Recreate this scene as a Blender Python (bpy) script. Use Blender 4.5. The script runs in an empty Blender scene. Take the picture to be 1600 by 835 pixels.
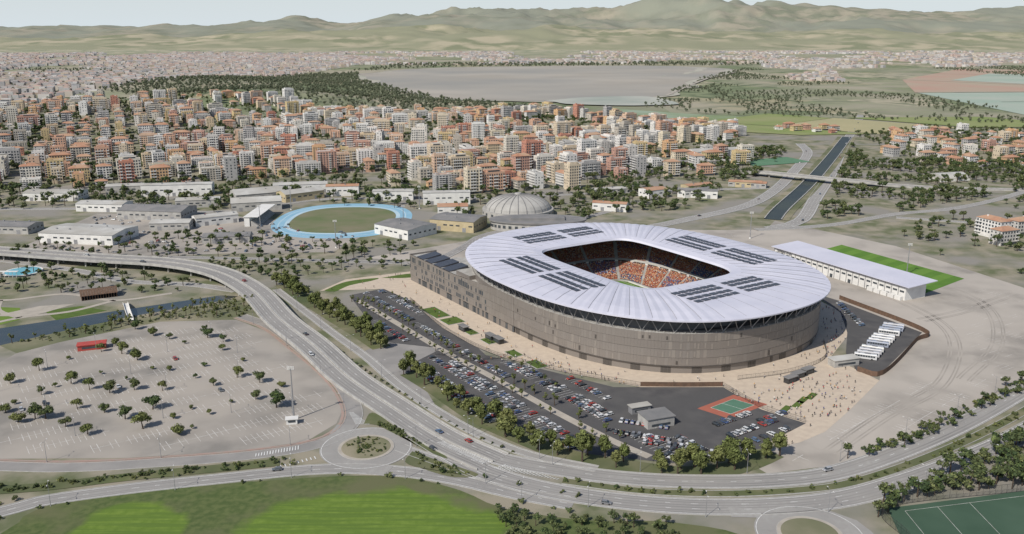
import bpy, math, random
import numpy as np
from mathutils import Vector, Matrix, noise
random.seed(7); rng=np.random.default_rng(7)
SC=bpy.context.scene; COL=SC.collection
R=random.random; U=random.uniform
# ---------------------------------------------------------------- helpers
def link(o,parent=None):
    COL.objects.link(o)
    if parent is not None: o.parent=parent
    return o
def empty(name,loc=(0,0,0),rz=0):
    o=bpy.data.objects.new(name,None); o.location=loc; o.rotation_euler=(0,0,rz); return link(o)
def inst(name,me,loc,rz=0,s=1,parent=None):
    o=bpy.data.objects.new(name,me); o.location=loc; o.rotation_euler=(0,0,rz)
    o.scale=(s,s,s) if not isinstance(s,tuple) else s
    return link(o,parent)
class MB:
    def __init__(s): s.v=[];s.f=[];s.m=[]
    def add(s,vs,fs,mi=0):
        b=len(s.v); s.v.extend(vs)
        for f in fs: s.f.append(tuple(i+b for i in f)); s.m.append(mi)
    def quad(s,a,b,c,d,mi=0): s.add([a,b,c,d],[(0,1,2,3)],mi)
    def box(s,cx,cy,z0,w,d,h,rot=0,mi=0,top=None):
        c,n=math.cos(rot),math.sin(rot); P=[]
        for z in (z0,z0+h):
            for x,y in ((-w/2,-d/2),(w/2,-d/2),(w/2,d/2),(-w/2,d/2)):
                P.append((cx+x*c-y*n,cy+x*n+y*c,z))
        s.add(P,[(0,3,2,1),(0,1,5,4),(1,2,6,5),(2,3,7,6),(3,0,4,7)],mi)
        b=len(s.v)-8; s.f.append((b+4,b+5,b+6,b+7)); s.m.append(mi if top is None else top)
    def prism(s,poly,z0,z1,mi=0,top=None):
        n=len(poly); s.add([(x,y,z0) for x,y in poly]+[(x,y,z1) for x,y in poly],[(i,(i+1)%n,n+(i+1)%n,n+i) for i in range(n)],mi)
        b=len(s.v)-n; s.f.append(tuple(range(b,b+n))); s.m.append(mi if top is None else top)
    def cyl(s,cx,cy,z0,z1,r0,r1,n=8,mi=0):
        P=[(cx+r0*math.cos(6.2832*i/n),cy+r0*math.sin(6.2832*i/n),z0) for i in range(n)]+[(cx+r1*math.cos(6.2832*i/n),cy+r1*math.sin(6.2832*i/n),z1) for i in range(n)]
        s.add(P,[(i,(i+1)%n,n+(i+1)%n,n+i) for i in range(n)]+[tuple(range(n,2*n))],mi)
    def tube(s,p,q,r,mi=0,n=4,r2=None):
        p=Vector(p);q=Vector(q);d=(q-p).normalized();u=d.orthogonal().normalized();w=d.cross(u);r2=r if r2 is None else r2
        P=[tuple(p+(u*math.cos(6.2832*i/n)+w*math.sin(6.2832*i/n))*r) for i in range(n)]+[tuple(q+(u*math.cos(6.2832*i/n)+w*math.sin(6.2832*i/n))*r2) for i in range(n)]
        s.add(P,[(i,(i+1)%n,n+(i+1)%n,n+i) for i in range(n)]+[tuple(range(n,2*n))],mi)
    def hip(s,cx,cy,z,w,d,h,rot=0,mi=0,ridge=.5):
        c,n=math.cos(rot),math.sin(rot)
        rw=max(w-d,w*.1)/2 if w>=d else w*.05
        P=[(-w/2,-d/2,z),(w/2,-d/2,z),(w/2,d/2,z),(-w/2,d/2,z),(-rw,0,z+h),(rw,0,z+h)]
        P=[(cx+x*c-y*n,cy+x*n+y*c,q) for x,y,q in P]
        s.add(P,[(0,1,5,4),(1,2,5),(2,3,4,5),(3,0,4)],mi)
    def mesh(s,name,mats,smooth=False):
        me=bpy.data.meshes.new(name); me.from_pydata(s.v,[],s.f)
        for m in mats: me.materials.append(m)
        me.polygons.foreach_set('material_index',s.m)
        if smooth: me.polygons.foreach_set('use_smooth',[True]*len(s.f))
        me.update(); return me
    def obj(s,name,mats,parent=None,loc=(0,0,0),rz=0,smooth=False):
        return inst(name,s.mesh(name,mats,smooth),loc,rz,1,parent)
# ---------------------------------------------------------------- materials
def mat(name,col,col2=None,scale=.2,rough=.8,metal=0,detail=4,col3=None,scale3=.02,lo=.35,hi=.65,obj=False,bump=0):
    m=bpy.data.materials.new(name); m.use_nodes=True; N=m.node_tree.nodes; L=m.node_tree.links
    b=N['Principled BSDF']; b.inputs['Roughness'].default_value=rough; b.inputs['Metallic'].default_value=metal
    b.inputs['Base Color'].default_value=(*col,1)
    if rough>.7: b.inputs['Specular IOR Level'].default_value=.15
    if col2 is None: return m
    g=N.new('ShaderNodeTexCoord') if obj else N.new('ShaderNodeNewGeometry')
    src=g.outputs['Object'] if obj else g.outputs['Position']
    def nz(sc,dt):
        n=N.new('ShaderNodeTexNoise'); n.inputs['Scale'].default_value=sc; n.inputs['Detail'].default_value=dt; L.new(src,n.inputs['Vector'])
        r=N.new('ShaderNodeMapRange'); r.inputs[1].default_value=lo; r.inputs[2].default_value=hi; L.new(n.outputs[0],r.inputs[0]); return r.outputs[0],n.outputs[0]
    def mx(f,a,c):
        x=N.new('ShaderNodeMix'); x.data_type='RGBA'; L.new(f,x.inputs[0])
        if isinstance(a,tuple): x.inputs[6].default_value=(*a,1)
        else: L.new(a,x.inputs[6])
        x.inputs[7].default_value=(*c,1); return x.outputs[2]
    f,raw=nz(scale,detail); o=mx(f,col,col2)
    if col3 is not None:
        f3,_=nz(scale3,3); o=mx(f3,o,col3)
    L.new(o,b.inputs['Base Color'])
    if bump:
        bp=N.new('ShaderNodeBump'); bp.inputs['Strength'].default_value=bump; bp.inputs['Distance'].default_value=.3; L.new(raw,bp.inputs['Height']); L.new(bp.outputs[0],b.inputs['Normal'])
    return m
def rmat(name,cols,rough=.7,metal=0,noise_amt=.12,coat=0):
    m=bpy.data.materials.new(name); m.use_nodes=True; N=m.node_tree.nodes; L=m.node_tree.links
    b=N['Principled BSDF']; b.inputs['Roughness'].default_value=rough; b.inputs['Metallic'].default_value=metal; b.inputs['Coat Weight'].default_value=coat
    if rough>.7: b.inputs['Specular IOR Level'].default_value=.15
    oi=N.new('ShaderNodeObjectInfo'); cr=N.new('ShaderNodeValToRGB'); cr.color_ramp.interpolation='CONSTANT'
    e=cr.color_ramp.elements; n=len(cols); e[0].position=0; e[0].color=(*cols[0],1); e[1].position=1/n; e[1].color=(*cols[1],1)
    for i in range(2,n):
        k=e.new(i/n); k.color=(*cols[i],1)
    L.new(oi.outputs['Random'],cr.inputs[0])
    g=N.new('ShaderNodeNewGeometry'); t=N.new('ShaderNodeTexNoise'); t.inputs['Scale'].default_value=.35; t.inputs['Detail'].default_value=4; L.new(g.outputs['Position'],t.inputs['Vector'])
    r=N.new('ShaderNodeMapRange'); r.inputs[1].default_value=.3;r.inputs[2].default_value=.7;r.inputs[3].default_value=1-noise_amt;r.inputs[4].default_value=1+noise_amt; L.new(t.outputs[0],r.inputs[0])
    v=N.new('ShaderNodeVectorMath'); v.operation='SCALE'; L.new(cr.outputs[0],v.inputs[0]); L.new(r.outputs[0],v.inputs['Scale']); L.new(v.outputs[0],b.inputs['Base Color'])
    return m
M={}
M['asph']=mat('asphalt_worn',(.26,.252,.24),(.34,.33,.31),.06,.9,col3=(.30,.285,.27),scale3=.5)
M['track']=mat('asphalt_wheel_track',(.20,.195,.19),(.26,.25,.24),.05,.9,col3=(.29,.275,.26),scale3=.015)
M['asph2']=mat('asphalt_grey',(.24,.23,.22),(.30,.285,.27),.08,.9)
M['dark']=mat('asphalt_dark',(.075,.073,.076),(.12,.115,.112),.1,.85,detail=6,col3=(.09,.088,.088),scale3=.03)
M['lot']=mat('carpark_asphalt',(.32,.295,.265),(.23,.215,.195),.05,.95,detail=8,col3=(.37,.335,.295),scale3=.015,lo=.40,hi=.60)
M['gravel']=mat('gravel_yard',(.385,.35,.31),(.275,.252,.225),.045,.95,detail=9,col3=(.43,.39,.345),scale3=.014,lo=.41,hi=.60)
M['plaza']=mat('plaza_paving',(.54,.455,.36),(.48,.40,.32),.3,.8)
M['path']=mat('light_paving',(.42,.38,.325),(.36,.325,.28),.2,.9)
M['kerb']=mat('kerb_concrete',(.42,.41,.39),(.34,.33,.31),.5,.9)
M['redk']=mat('red_kerb',(.36,.25,.215),(.32,.265,.23),.3,.9)
M['white']=mat('road_paint',(.74,.74,.72),(.52,.52,.5),.6,.7)
M['worn']=mat('worn_paint',(.66,.65,.62),(.42,.39,.36),.25,.8)
M['conc']=mat('concrete',(.42,.41,.385),(.32,.31,.295),.25,.9)
M['cw']=mat('white_render',(.70,.69,.66),(.6,.59,.57),.2,.8)
M['grass']=mat('verge_grass',(.12,.135,.06),(.20,.185,.115),.08,.95,detail=6,col3=(.085,.105,.05),scale3=.03)
M['scrub']=mat('scrub_ground',(.17,.17,.10),(.31,.27,.20),.05,.95,detail=7,col3=(.115,.13,.07),scale3=.02)
M['fieldb']=mat('bright_grass',(.13,.205,.04),(.105,.165,.037),.09,.95,detail=7,col3=(.15,.22,.045),scale3=.03)
M['lawn']=mat('lawn',(.10,.15,.035),(.075,.115,.03),.2,.95)
M['water']=mat('canal_water',(.03,.04,.042),(.05,.055,.05),.05,.15)
M['water2']=mat('channel_water',(.035,.045,.045),(.05,.06,.05),.02,.55)
M['lake']=mat('lagoon_water',(.34,.31,.265),(.40,.365,.315),.0025,.8,detail=6,col3=(.29,.28,.255),scale3=.0012,lo=.4,hi=.6)
M['shore']=mat('lagoon_shore',(.44,.41,.35),(.34,.34,.28),.008,.9,detail=6)
M['mud']=mat('lagoon_mud',(.30,.33,.29),(.42,.42,.37),.006,.8)
M['marsh']=mat('marsh',(.20,.25,.13),(.29,.35,.27),.008,.9)
M['salt1']=mat('salt_pan_red',(.42,.27,.21),(.38,.32,.24),.004,.8)
M['salt2']=mat('salt_pan_green',(.30,.38,.31),(.38,.41,.35),.004,.8)
M['farm1']=mat('farm_field_green',(.20,.25,.09),(.26,.27,.13),.01,.95)
M['farm2']=mat('farm_field_tan',(.38,.34,.20),(.33,.31,.18),.01,.95)
M['bark']=mat('bark',(.10,.075,.055),(.06,.045,.035),3,.9)
M['steel']=mat('galvanised_steel',(.35,.35,.36),(.28,.28,.29),1,.5,.4)
M['blk']=mat('black_metal',(.03,.03,.032),(.045,.045,.045),1,.5)
M['glass']=mat('window_glass',(.045,.055,.065),(.07,.08,.09),.5,.2)
M['solar']=mat('solar_panel',(.045,.048,.062),(.065,.07,.085),.8,.4)
M['roofw']=mat('roof_membrane',(.52,.52,.60),(.58,.575,.65),.06,.55)
M['under']=mat('roof_underside',(.16,.16,.165),(.12,.12,.12),.3,.8)
M['bz']=[mat('bronze_panel_%s'%k,c,tuple(x*.95 for x in c),.03,.45,.25) for k,c in (('a',(.250,.224,.203)),('b',(.262,.236,.214)),('c',(.240,.214,.193)),('d',(.300,.268,.238)),('e',(.10,.09,.082)))]
M['terra']=mat('terracotta',(.42,.215,.135),(.34,.18,.12),.3,.85,col3=(.42,.28,.19),scale3=.05)
M['shroof']=mat('shed_roof_sheet',(.52,.51,.48),(.42,.41,.385),.1,.7,col3=(.36,.34,.30),scale3=.04)
M['dkroof']=mat('dark_roof_sheet',(.18,.18,.18),(.24,.23,.225),.1,.75)
M['domeg']=mat('dome_sheet',(.34,.33,.31),(.42,.41,.385),.1,.75)
M['ochre']=mat('ochre_wall',(.5,.42,.27),(.42,.35,.22),.2,.8)
M['red']=mat('red_paint',(.45,.07,.05),(.38,.06,.05),.4,.6)
M['blue']=mat('blue_track',(.22,.40,.52),(.28,.45,.56),.05,.85)
M['blue2']=mat('blue_track_lane',(.42,.55,.62),(.36,.5,.58),.05,.85)
M['brown']=mat('brown_wood',(.16,.10,.07),(.11,.075,.055),.5,.8)
M['wall']=rmat('facade_render',[(.60,.56,.48),(.66,.64,.61),(.57,.46,.32),(.55,.35,.25),(.64,.61,.55),(.57,.48,.36),(.46,.28,.22),(.52,.50,.47),(.57,.41,.30),(.68,.66,.63),(.54,.43,.24),(.38,.37,.36),(.62,.60,.57),(.44,.40,.34),(.66,.65,.62),(.60,.53,.41),(.45,.22,.16),(.58,.38,.22)],.88)
M['flat']=rmat('roof_terrace',[(.44,.41,.37),(.46,.29,.21),(.52,.50,.47),(.36,.35,.33),(.48,.34,.26),(.52,.50,.46),(.28,.27,.26),(.42,.24,.17)],.9)
M['paint']=rmat('car_paint',[(.65,.65,.66),(.32,.33,.34),(.05,.05,.055),(.7,.7,.7),(.14,.15,.16),(.06,.10,.22),(.38,.05,.035),(.5,.5,.51),(.03,.035,.04),(.68,.68,.66),(.10,.16,.26),(.22,.22,.23),(.4,.4,.41),(.08,.08,.085)],.3,.1,.0,.6)
M['tyre']=mat('tyre',(.02,.02,.02)); M['lampr']=mat('tail_lamp',(.4,.02,.02)); M['lampw']=mat('head_lamp',(.8,.8,.75))
M['shirt']=rmat('shirt',[(.6,.6,.58),(.4,.05,.05),(.05,.08,.25),(.06,.06,.06),(.3,.3,.32),(.5,.3,.12),(.03,.03,.04)],.9)
M['pants']=rmat('trousers',[(.04,.05,.09),(.03,.03,.03),(.2,.17,.12),(.08,.08,.09)],.9)
M['skin']=mat('skin',(.45,.28,.2),(.4,.25,.18),3,.6); M['hair']=mat('hair',(.04,.025,.02),(.06,.04,.03),3,.7)
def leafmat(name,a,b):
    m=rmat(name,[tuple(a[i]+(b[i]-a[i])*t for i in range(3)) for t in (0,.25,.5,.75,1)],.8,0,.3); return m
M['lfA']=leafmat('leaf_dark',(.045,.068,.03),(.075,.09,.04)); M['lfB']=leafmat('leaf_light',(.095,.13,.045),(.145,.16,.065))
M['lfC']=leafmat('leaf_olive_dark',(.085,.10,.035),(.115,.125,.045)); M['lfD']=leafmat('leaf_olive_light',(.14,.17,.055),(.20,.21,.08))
M['lfE']=leafmat('hazed_leaf_dark',(.10,.12,.075),(.125,.14,.09)); M['lfF']=leafmat('hazed_leaf_light',(.15,.17,.105),(.19,.20,.13))  # paler leaves for far trees: distance haze put into the colour
# ---------------------------------------------------------------- geometry utils
def crom(pts,step=5):
    P=[Vector((*p,0)) if len(p)==2 else Vector(p) for p in pts]
    P=[P[0]*2-P[1]]+P+[P[-1]*2-P[-2]]; out=[]
    for i in range(1,len(P)-2):
        a,b,c,d=P[i-1:i+3]; n=max(1,int((c-b).length/step))
        for k in range(n):
            t=k/n; out.append(.5*((2*b)+(c-a)*t+(2*a-5*b+4*c-d)*t*t+(3*b-a-3*c+d)*t**3))
    out.append(P[-2]); return out
def norms(p):
    r=[]
    for i in range(len(p)):
        t=(p[min(i+1,len(p)-1)]-p[max(i-1,0)]); t.z=0; t.normalize(); r.append(Vector((-t.y,t.x,0)))
    return r
def off(p,d):
    n=norms(p); return [a+b*d for a,b in zip(p,n)]
def strip(mb,p,w,z,mi=0,o=0):
    n=norms(p); b=len(mb.v)
    for a,k in zip(p,n):
        l=a+k*(o-w/2); r=a+k*(o+w/2); mb.v.append((l.x,l.y,a.z+z)); mb.v.append((r.x,r.y,a.z+z))
    for i in range(len(p)-1): mb.f.append((b+2*i,b+2*i+2,b+2*i+3,b+2*i+1)); mb.m.append(mi)
def wallstrip(mb,p,w,z0,z1,mi=0,o=0):
    n=norms(p); b=len(mb.v)
    for a,k in zip(p,n):
        l=a+k*(o-w/2); r=a+k*(o+w/2)
        mb.v+= [(l.x,l.y,a.z+z0),(l.x,l.y,a.z+z1),(r.x,r.y,a.z+z1),(r.x,r.y,a.z+z0)]
    for i in range(len(p)-1):
        q=b+4*i
        for k in range(3): mb.f.append((q+k,q+k+4,q+k+5,q+k+1)); mb.m.append(mi)
def dashes(mb,p,w,z,o,on,offl,mi=0):
    n=norms(p); cur=0
    for i in range(len(p)-1):
        L=(p[i+1]-p[i]).length
        while cur<L:
            t0=cur/L; t1=min(1,(cur+on)/L)
            a=p[i].lerp(p[i+1],t0)+n[i].lerp(n[i+1],t0)*o; c=p[i].lerp(p[i+1],t1)+n[i].lerp(n[i+1],t1)*o; q=n[i]*w/2
            mb.quad((a.x-q.x,a.y-q.y,a.z+z),(c.x-q.x,c.y-q.y,c.z+z),(c.x+q.x,c.y+q.y,c.z+z),(a.x+q.x,a.y+q.y,a.z+z),mi); cur+=on+offl
        cur-=L
def sheet(name,pts,z,m,smooth=0,rough=0):
    if smooth:
        q=crom(pts+[pts[0]],smooth); pts=[(a.x,a.y) for a in q[:-1]]
    if rough: pts=[(x+rough*noise.noise(Vector((x*.006,y*.006,1))),y+rough*noise.noise(Vector((x*.006,y*.006,7)))) for x,y in pts]
    mb=MB(); mb.add([(x,y,z) for x,y in pts],[tuple(range(len(pts)))],0)
    me=mb.mesh(name,[m]); 
    if me.polygons[0].normal.z<0: me.flip_normals()
    return inst(name,me,(0,0,0))
def inpoly(x,y,P):
    c=False;n=len(P);j=n-1
    for i in range(n):
        xi,yi=P[i];xj,yj=P[j]
        if (yi>y)!=(yj>y) and x<(xj-xi)*(y-yi)/(yj-yi)+xi: c=not c
        j=i
    return c
def pdist(x,y,path): return min((a.x-x)**2+(a.y-y)**2 for a in path)**.5
def scatter(P,n,mind=0,rej=None):
    xs=[p[0] for p in P];ys=[p[1] for p in P];out=[];tries=0;cell={}
    while len(out)<n and tries<n*30:
        tries+=1; x=U(min(xs),max(xs));y=U(min(ys),max(ys))
        if not inpoly(x,y,P): continue
        if rej and rej(x,y): continue
        if mind:
            k=(int(x//mind),int(y//mind)); bad=False
            for i in (-1,0,1):
                for j in (-1,0,1):
                    for q in cell.get((k[0]+i,k[1]+j),()):
                        if (q[0]-x)**2+(q[1]-y)**2<mind*mind: bad=True
            if bad: continue
            cell.setdefault(k,[]).append((x,y))
        out.append((x,y))
    return out
def hgt(x,y):
    g=40*math.exp(-((x+600)/300)**2-((y-2180)/190)**2)+36*math.exp(-((x+950)/380)**2-((y-2750)/420)**2)+26*math.exp(-((x+900)/400)**2-((y-1750)/300)**2)+14*math.exp(-((x+100)/250)**2-((y-1650)/250)**2)
    return max(0,g-3) if y>1050 else 0
CS,SN=math.cos(1),math.sin(1)
def L2W(a,b): return (80+CS*a+SN*b, 569-SN*a+CS*b)
def W2L(x,y): x-=80;y-=569; return (CS*x-SN*y, SN*x+CS*y)
# ---------------------------------------------------------------- world, sun, camera
SD=Vector((-.66*.72,-.75*.72,.694)).normalized(); EL=math.asin(SD.z)
w=bpy.data.worlds.new("World"); SC.world=w; w.use_nodes=True; N=w.node_tree.nodes; WL=w.node_tree.links; sk=N.new('ShaderNodeTexSky'); sk.sky_type='NISHITA'; sk.sun_disc=False
sk.sun_elevation=EL; sk.sun_rotation=math.atan2(SD.x,SD.y); sk.altitude=50; sk.dust_density=1.0; sk.air_density=1.0
tc=N.new('ShaderNodeTexCoord'); sp=N.new('ShaderNodeSeparateXYZ'); WL.new(tc.outputs['Generated'],sp.inputs[0]); mr=N.new('ShaderNodeMapRange'); mr.inputs[1].default_value=0; mr.inputs[2].default_value=.22; mr.inputs[3].default_value=.92; mr.inputs[4].default_value=0; WL.new(sp.outputs[2],mr.inputs[0])
mw=N.new('ShaderNodeMix'); mw.data_type='RGBA'; WL.new(mr.outputs[0],mw.inputs[0]); WL.new(sk.outputs[0],mw.inputs[6]); mw.inputs[7].default_value=(7.2,8.0,8.5,1)
WL.new(mw.outputs[2],N['Background'].inputs[0]); N['Background'].inputs[1].default_value=.098
sl=bpy.data.lights.new('sun','SUN'); sl.energy=4.25; sl.angle=math.radians(.5); sl.color=(1,.945,.86)
so=bpy.data.objects.new('sun',sl); so.rotation_euler=SD.to_track_quat('Z','Y').to_euler(); so.location=(0,0,500); link(so)
cd=bpy.data.cameras.new('camera'); cd.sensor_width=36; cd.lens=36*1386/1600; cd.clip_start=1; cd.clip_end=90000
co=bpy.data.objects.new('camera',cd); co.location=(0,0,180); co.rotation_euler=(math.radians(75),0,0); link(co); SC.camera=co
SC.view_settings.view_transform='Standard'; SC.view_settings.look='None'; SC.view_settings.exposure=0
# ---------------------------------------------------------------- ground sheet
def nodekit(m):
    m.use_nodes=True; N=m.node_tree.nodes; L=m.node_tree.links; b=N['Principled BSDF']; b.inputs['Roughness'].default_value=.95; b.inputs['Specular IOR Level'].default_value=.1
    g=N.new('ShaderNodeNewGeometry')
    def nz(sc,dt,lo,hi,vec=None):
        n=N.new('ShaderNodeTexNoise'); n.inputs['Scale'].default_value=sc;n.inputs['Detail'].default_value=dt;L.new(vec or g.outputs['Position'],n.inputs['Vector'])
        r=N.new('ShaderNodeMapRange'); r.inputs[1].default_value=lo;r.inputs[2].default_value=hi;L.new(n.outputs[0],r.inputs[0]);return r.outputs[0]
    def mx(f,a,c):
        x=N.new('ShaderNodeMix');x.data_type='RGBA'
        L.new(f,x.inputs[0])
        for i,q in ((6,a),(7,c)):
            if isinstance(q,tuple): x.inputs[i].default_value=(*q,1)
            else: L.new(q,x.inputs[i])
        return x.outputs[2]
    return N,L,b,g,nz,mx
def groundmat():
    m=bpy.data.materials.new('ground_terrain'); N,L,b,g,nz,mx=nodekit(m)
    sep=N.new('ShaderNodeSeparateXYZ'); L.new(g.outputs['Position'],sep.inputs[0])
    near=mx(nz(.05,8,.38,.62),(.13,.145,.08),(.29,.26,.20)); near=mx(nz(.014,4,.47,.62),near,(.25,.235,.21))
    v=N.new('ShaderNodeTexVoronoi'); v.inputs['Scale'].default_value=.0045; L.new(g.outputs['Position'],v.inputs['Vector'])
    cr=N.new('ShaderNodeValToRGB'); cr.color_ramp.interpolation='CONSTANT'; e=cr.color_ramp.elements
    cols=[(.22,.24,.14),(.33,.30,.20),(.18,.21,.12),(.38,.345,.25),(.26,.26,.18),(.21,.235,.14)]
    e[0].color=(*cols[0],1);e[1].position=.17;e[1].color=(*cols[1],1)
    for i in range(2,6): e.new(i/6).color=(*cols[i],1)
    sc=N.new('ShaderNodeSeparateColor'); L.new(v.outputs['Color'],sc.inputs[0]); L.new(sc.outputs[0],cr.inputs[0])
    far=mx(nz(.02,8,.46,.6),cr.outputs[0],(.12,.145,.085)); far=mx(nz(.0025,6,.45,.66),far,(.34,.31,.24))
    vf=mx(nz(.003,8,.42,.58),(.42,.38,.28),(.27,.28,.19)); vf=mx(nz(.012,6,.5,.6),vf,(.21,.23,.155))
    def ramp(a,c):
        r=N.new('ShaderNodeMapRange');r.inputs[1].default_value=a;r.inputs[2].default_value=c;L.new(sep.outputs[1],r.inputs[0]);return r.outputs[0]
    o=mx(ramp(1500,2000),near,far); o=mx(ramp(5500,7500),o,vf); L.new(o,b.inputs['Base Color']); return m  # ground turns paler with distance: haze painted in by world position
def meadowmat():
    m=bpy.data.materials.new('meadow_grass'); N,L,b,g,nz,mx=nodekit(m)
    base=mx(nz(.35,8,.38,.62),(.075,.105,.038),(.115,.14,.055)); base=mx(nz(.03,5,.45,.6),base,(.13,.135,.07))
    brt=mx(nz(.3,8,.35,.65),(.115,.18,.032),(.155,.225,.045))
    mp=N.new('ShaderNodeMapping'); mp.inputs['Rotation'].default_value=(0,0,.5); mp.inputs['Scale'].default_value=(.03,.5,1); L.new(g.outputs['Position'],mp.inputs[0])
    brt=mx(nz(1,3,.42,.58,mp.outputs[0]),brt,(.105,.165,.035))
    nn=N.new('ShaderNodeTexNoise'); nn.inputs['Scale'].default_value=.06; nn.inputs['Detail'].default_value=6; L.new(g.outputs['Position'],nn.inputs['Vector'])
    outs=[]
    for cx,cy,rx,ry in ((-52,288,52,37),(-143,286,22,29)):
        s=N.new('ShaderNodeVectorMath'); s.operation='SUBTRACT'; s.inputs[1].default_value=(cx,cy,0); L.new(g.outputs['Position'],s.inputs[0])
        d=N.new('ShaderNodeVectorMath'); d.operation='MULTIPLY'; d.inputs[1].default_value=(1/rx,1/ry,0); L.new(s.outputs[0],d.inputs[0])
        l=N.new('ShaderNodeVectorMath'); l.operation='LENGTH'; L.new(d.outputs[0],l.inputs[0]); outs.append(l.outputs['Value'])
    mn=N.new('ShaderNodeMath'); mn.operation='MINIMUM'; L.new(outs[0],mn.inputs[0]); L.new(outs[1],mn.inputs[1])
    ma=N.new('ShaderNodeMath'); ma.operation='MULTIPLY_ADD'; L.new(nn.outputs[0],ma.inputs[0]); ma.inputs[1].default_value=.6; L.new(mn.outputs[0],ma.inputs[2])
    r=N.new('ShaderNodeMapRange'); r.inputs[1].default_value=1.2; r.inputs[2].default_value=1.34; r.inputs[3].default_value=1; r.inputs[4].default_value=0; L.new(ma.outputs[0],r.inputs[0])
    L.new(mx(r.outputs[0],base,brt),b.inputs['Base Color']); return m
xs=[-60000,-30000]+list(range(-16000,-5000,1000))+list(range(-5000,5001,100))+list(range(6000,16001,1000))+[30000,60000]
ys=[-30000,-5000,-600]+list(range(-300,1000,100))+list(range(1000,4000,50))+list(range(4000,20001,800))+[30000,60000]
mb=MB(); mb.v=[(x,y,hgt(x,y)) for y in ys for x in xs]; nx=len(xs)
mb.f=[(j*nx+i,j*nx+i+1,(j+1)*nx+i+1,(j+1)*nx+i) for j in range(len(ys)-1) for i in range(nx-1)]; mb.m=[0]*len(mb.f)
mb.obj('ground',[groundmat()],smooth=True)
# mountains
prof=[(-16000,190),(-7800,180),(-6800,210),(-5800,195),(-4900,235),(-3900,262),(-3100,310),(-2500,235),(-1560,365),(-780,430),(0,450),(700,480),(1460,545),(2440,550),(2900,605),(3220,520),(4400,470),(5400,405),(6300,375),(7800,430),(10000,420),(16000,300)]
def pf(x):
    for (a,b),(c,d) in zip(prof,prof[1:]):
        if a<=x<=c:
            t=(x-a)/(c-a); t=t*t*(3-2*t); return b+(d-b)*t
    return 200
def mountain(name,y0,yr,y1,hs,seed,m,fr=.00045,nx=420,ny=110,xo=0):
    mb=MB(); 
    for j in range(ny+1):
        y=y0+(y1-y0)*j/ny
        for i in range(nx+1):
            x=-15000+30000*i/nx
            t=(y-y0)/(yr-y0) if y<yr else 1-(y-yr)/(y1-yr)
            t=max(0,min(1,t)); p=Vector((x*fr+seed,y*fr*.8,seed))
            rm=min(1.6,noise.ridged_multi_fractal(p,.75,2.2,7,1.0,2.0))/1.6
            e=t**.9
            z=pf(x*(14000/yr)+xo)*hs*e*(.42+.66*rm) + 4*hs*noise.noise(p*9)*e*9
            mb.v.append((x,y,z-6))
    w=nx+1
    mb.f=[(j*w+i,j*w+i+1,(j+1)*w+i+1,(j+1)*w+i) for j in range(ny) for i in range(nx)]; mb.m=[0]*len(mb.f)
    return mb.obj(name,[m],smooth=True)
mm=mat('mountain_scrub_hazed',(.195,.205,.15),(.31,.285,.22),.0032,.95,detail=11,col3=(.235,.245,.195),scale3=.0009,lo=.41,hi=.59)  # scrub and rock tones paled: distance haze is painted into them
mm2=mat('foothill_scrub_hazed',(.21,.22,.14),(.39,.35,.25),.0035,.95,detail=11,col3=(.26,.26,.175),scale3=.001,lo=.43,hi=.57)  # foothill tones also carry painted distance haze
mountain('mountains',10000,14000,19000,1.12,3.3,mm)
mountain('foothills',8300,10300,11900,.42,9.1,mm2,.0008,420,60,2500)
# ---------------------------------------------------------------- water & far zones
LK=[(-631,3724),(-306,4344),(644,4572),(977,4138),(685,3342),(413,2526),(167,2342),(-171,2408),(-390,2894)]
sheet('lagoon_shore',[(130+(x-130)*1.045,3400+(y-3400)*1.03) for x,y in LK],2.2,M['shore'],40,60)
sheet('lagoon_water',LK,2.6,M['lake'],40,60)
sheet('lagoon_mud',[(67,2342),(352,2477),(408,2201),(157,2201)],2.9,M['mud'],30,40)
sheet('lagoon_mud',[(560,3500),(900,4150),(700,4420),(850,4130),(600,3600)],2.9,M['shore'],40,60)
sheet('marsh',[(241,2110),(418,1949),(537,1877),(402,1810),(254,1979)],.3,M['marsh'],60)
sheet('salt_pan',[(1441,3342),(2108,4273),(2900,4011),(1900,2700),(1187,2656)],.5,M['salt1'])
sheet('salt_pan',[(1187,2640),(1880,2680),(1500,2201),(1114,1949)],.7,M['salt2'])
sheet('salt_pan',[(1600,3300),(2000,3800),(2500,3500),(1900,2800)],1.0,M['salt2'])
sheet('farm_field',[(389,1810),(565,1979),(671,1877),(500,1720)],.5,M['farm1'])
sheet('farm_field',[(506,1724),(675,1875),(848,1689),(650,1580)],.7,M['farm2'])
sheet('farm_field',[(375,1635),(410,1785),(640,1580),(506,1564)],.9,M['farm1'])
sheet('farm_field',[(700,1880),(1000,1900),(1100,1700),(870,1690)],1.1,M['farm1'])
mb=MB()
bx=crom([(-640,3700),(-310,4370),(650,4600),(1010,4140),(710,3330),(430,2510)],60); strip(mb,bx,10,3,0)
for q in ([(1300,2660),(1700,2690),(1900,2700)],[(1250,2300),(1700,2350)],[(1441,3342),(1900,2800)],[(1700,3900),(2300,3300)]): strip(mb,crom(q,60),8,3,0)
mb.obj('lagoon_embankment_road',[M['path']])
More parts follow.
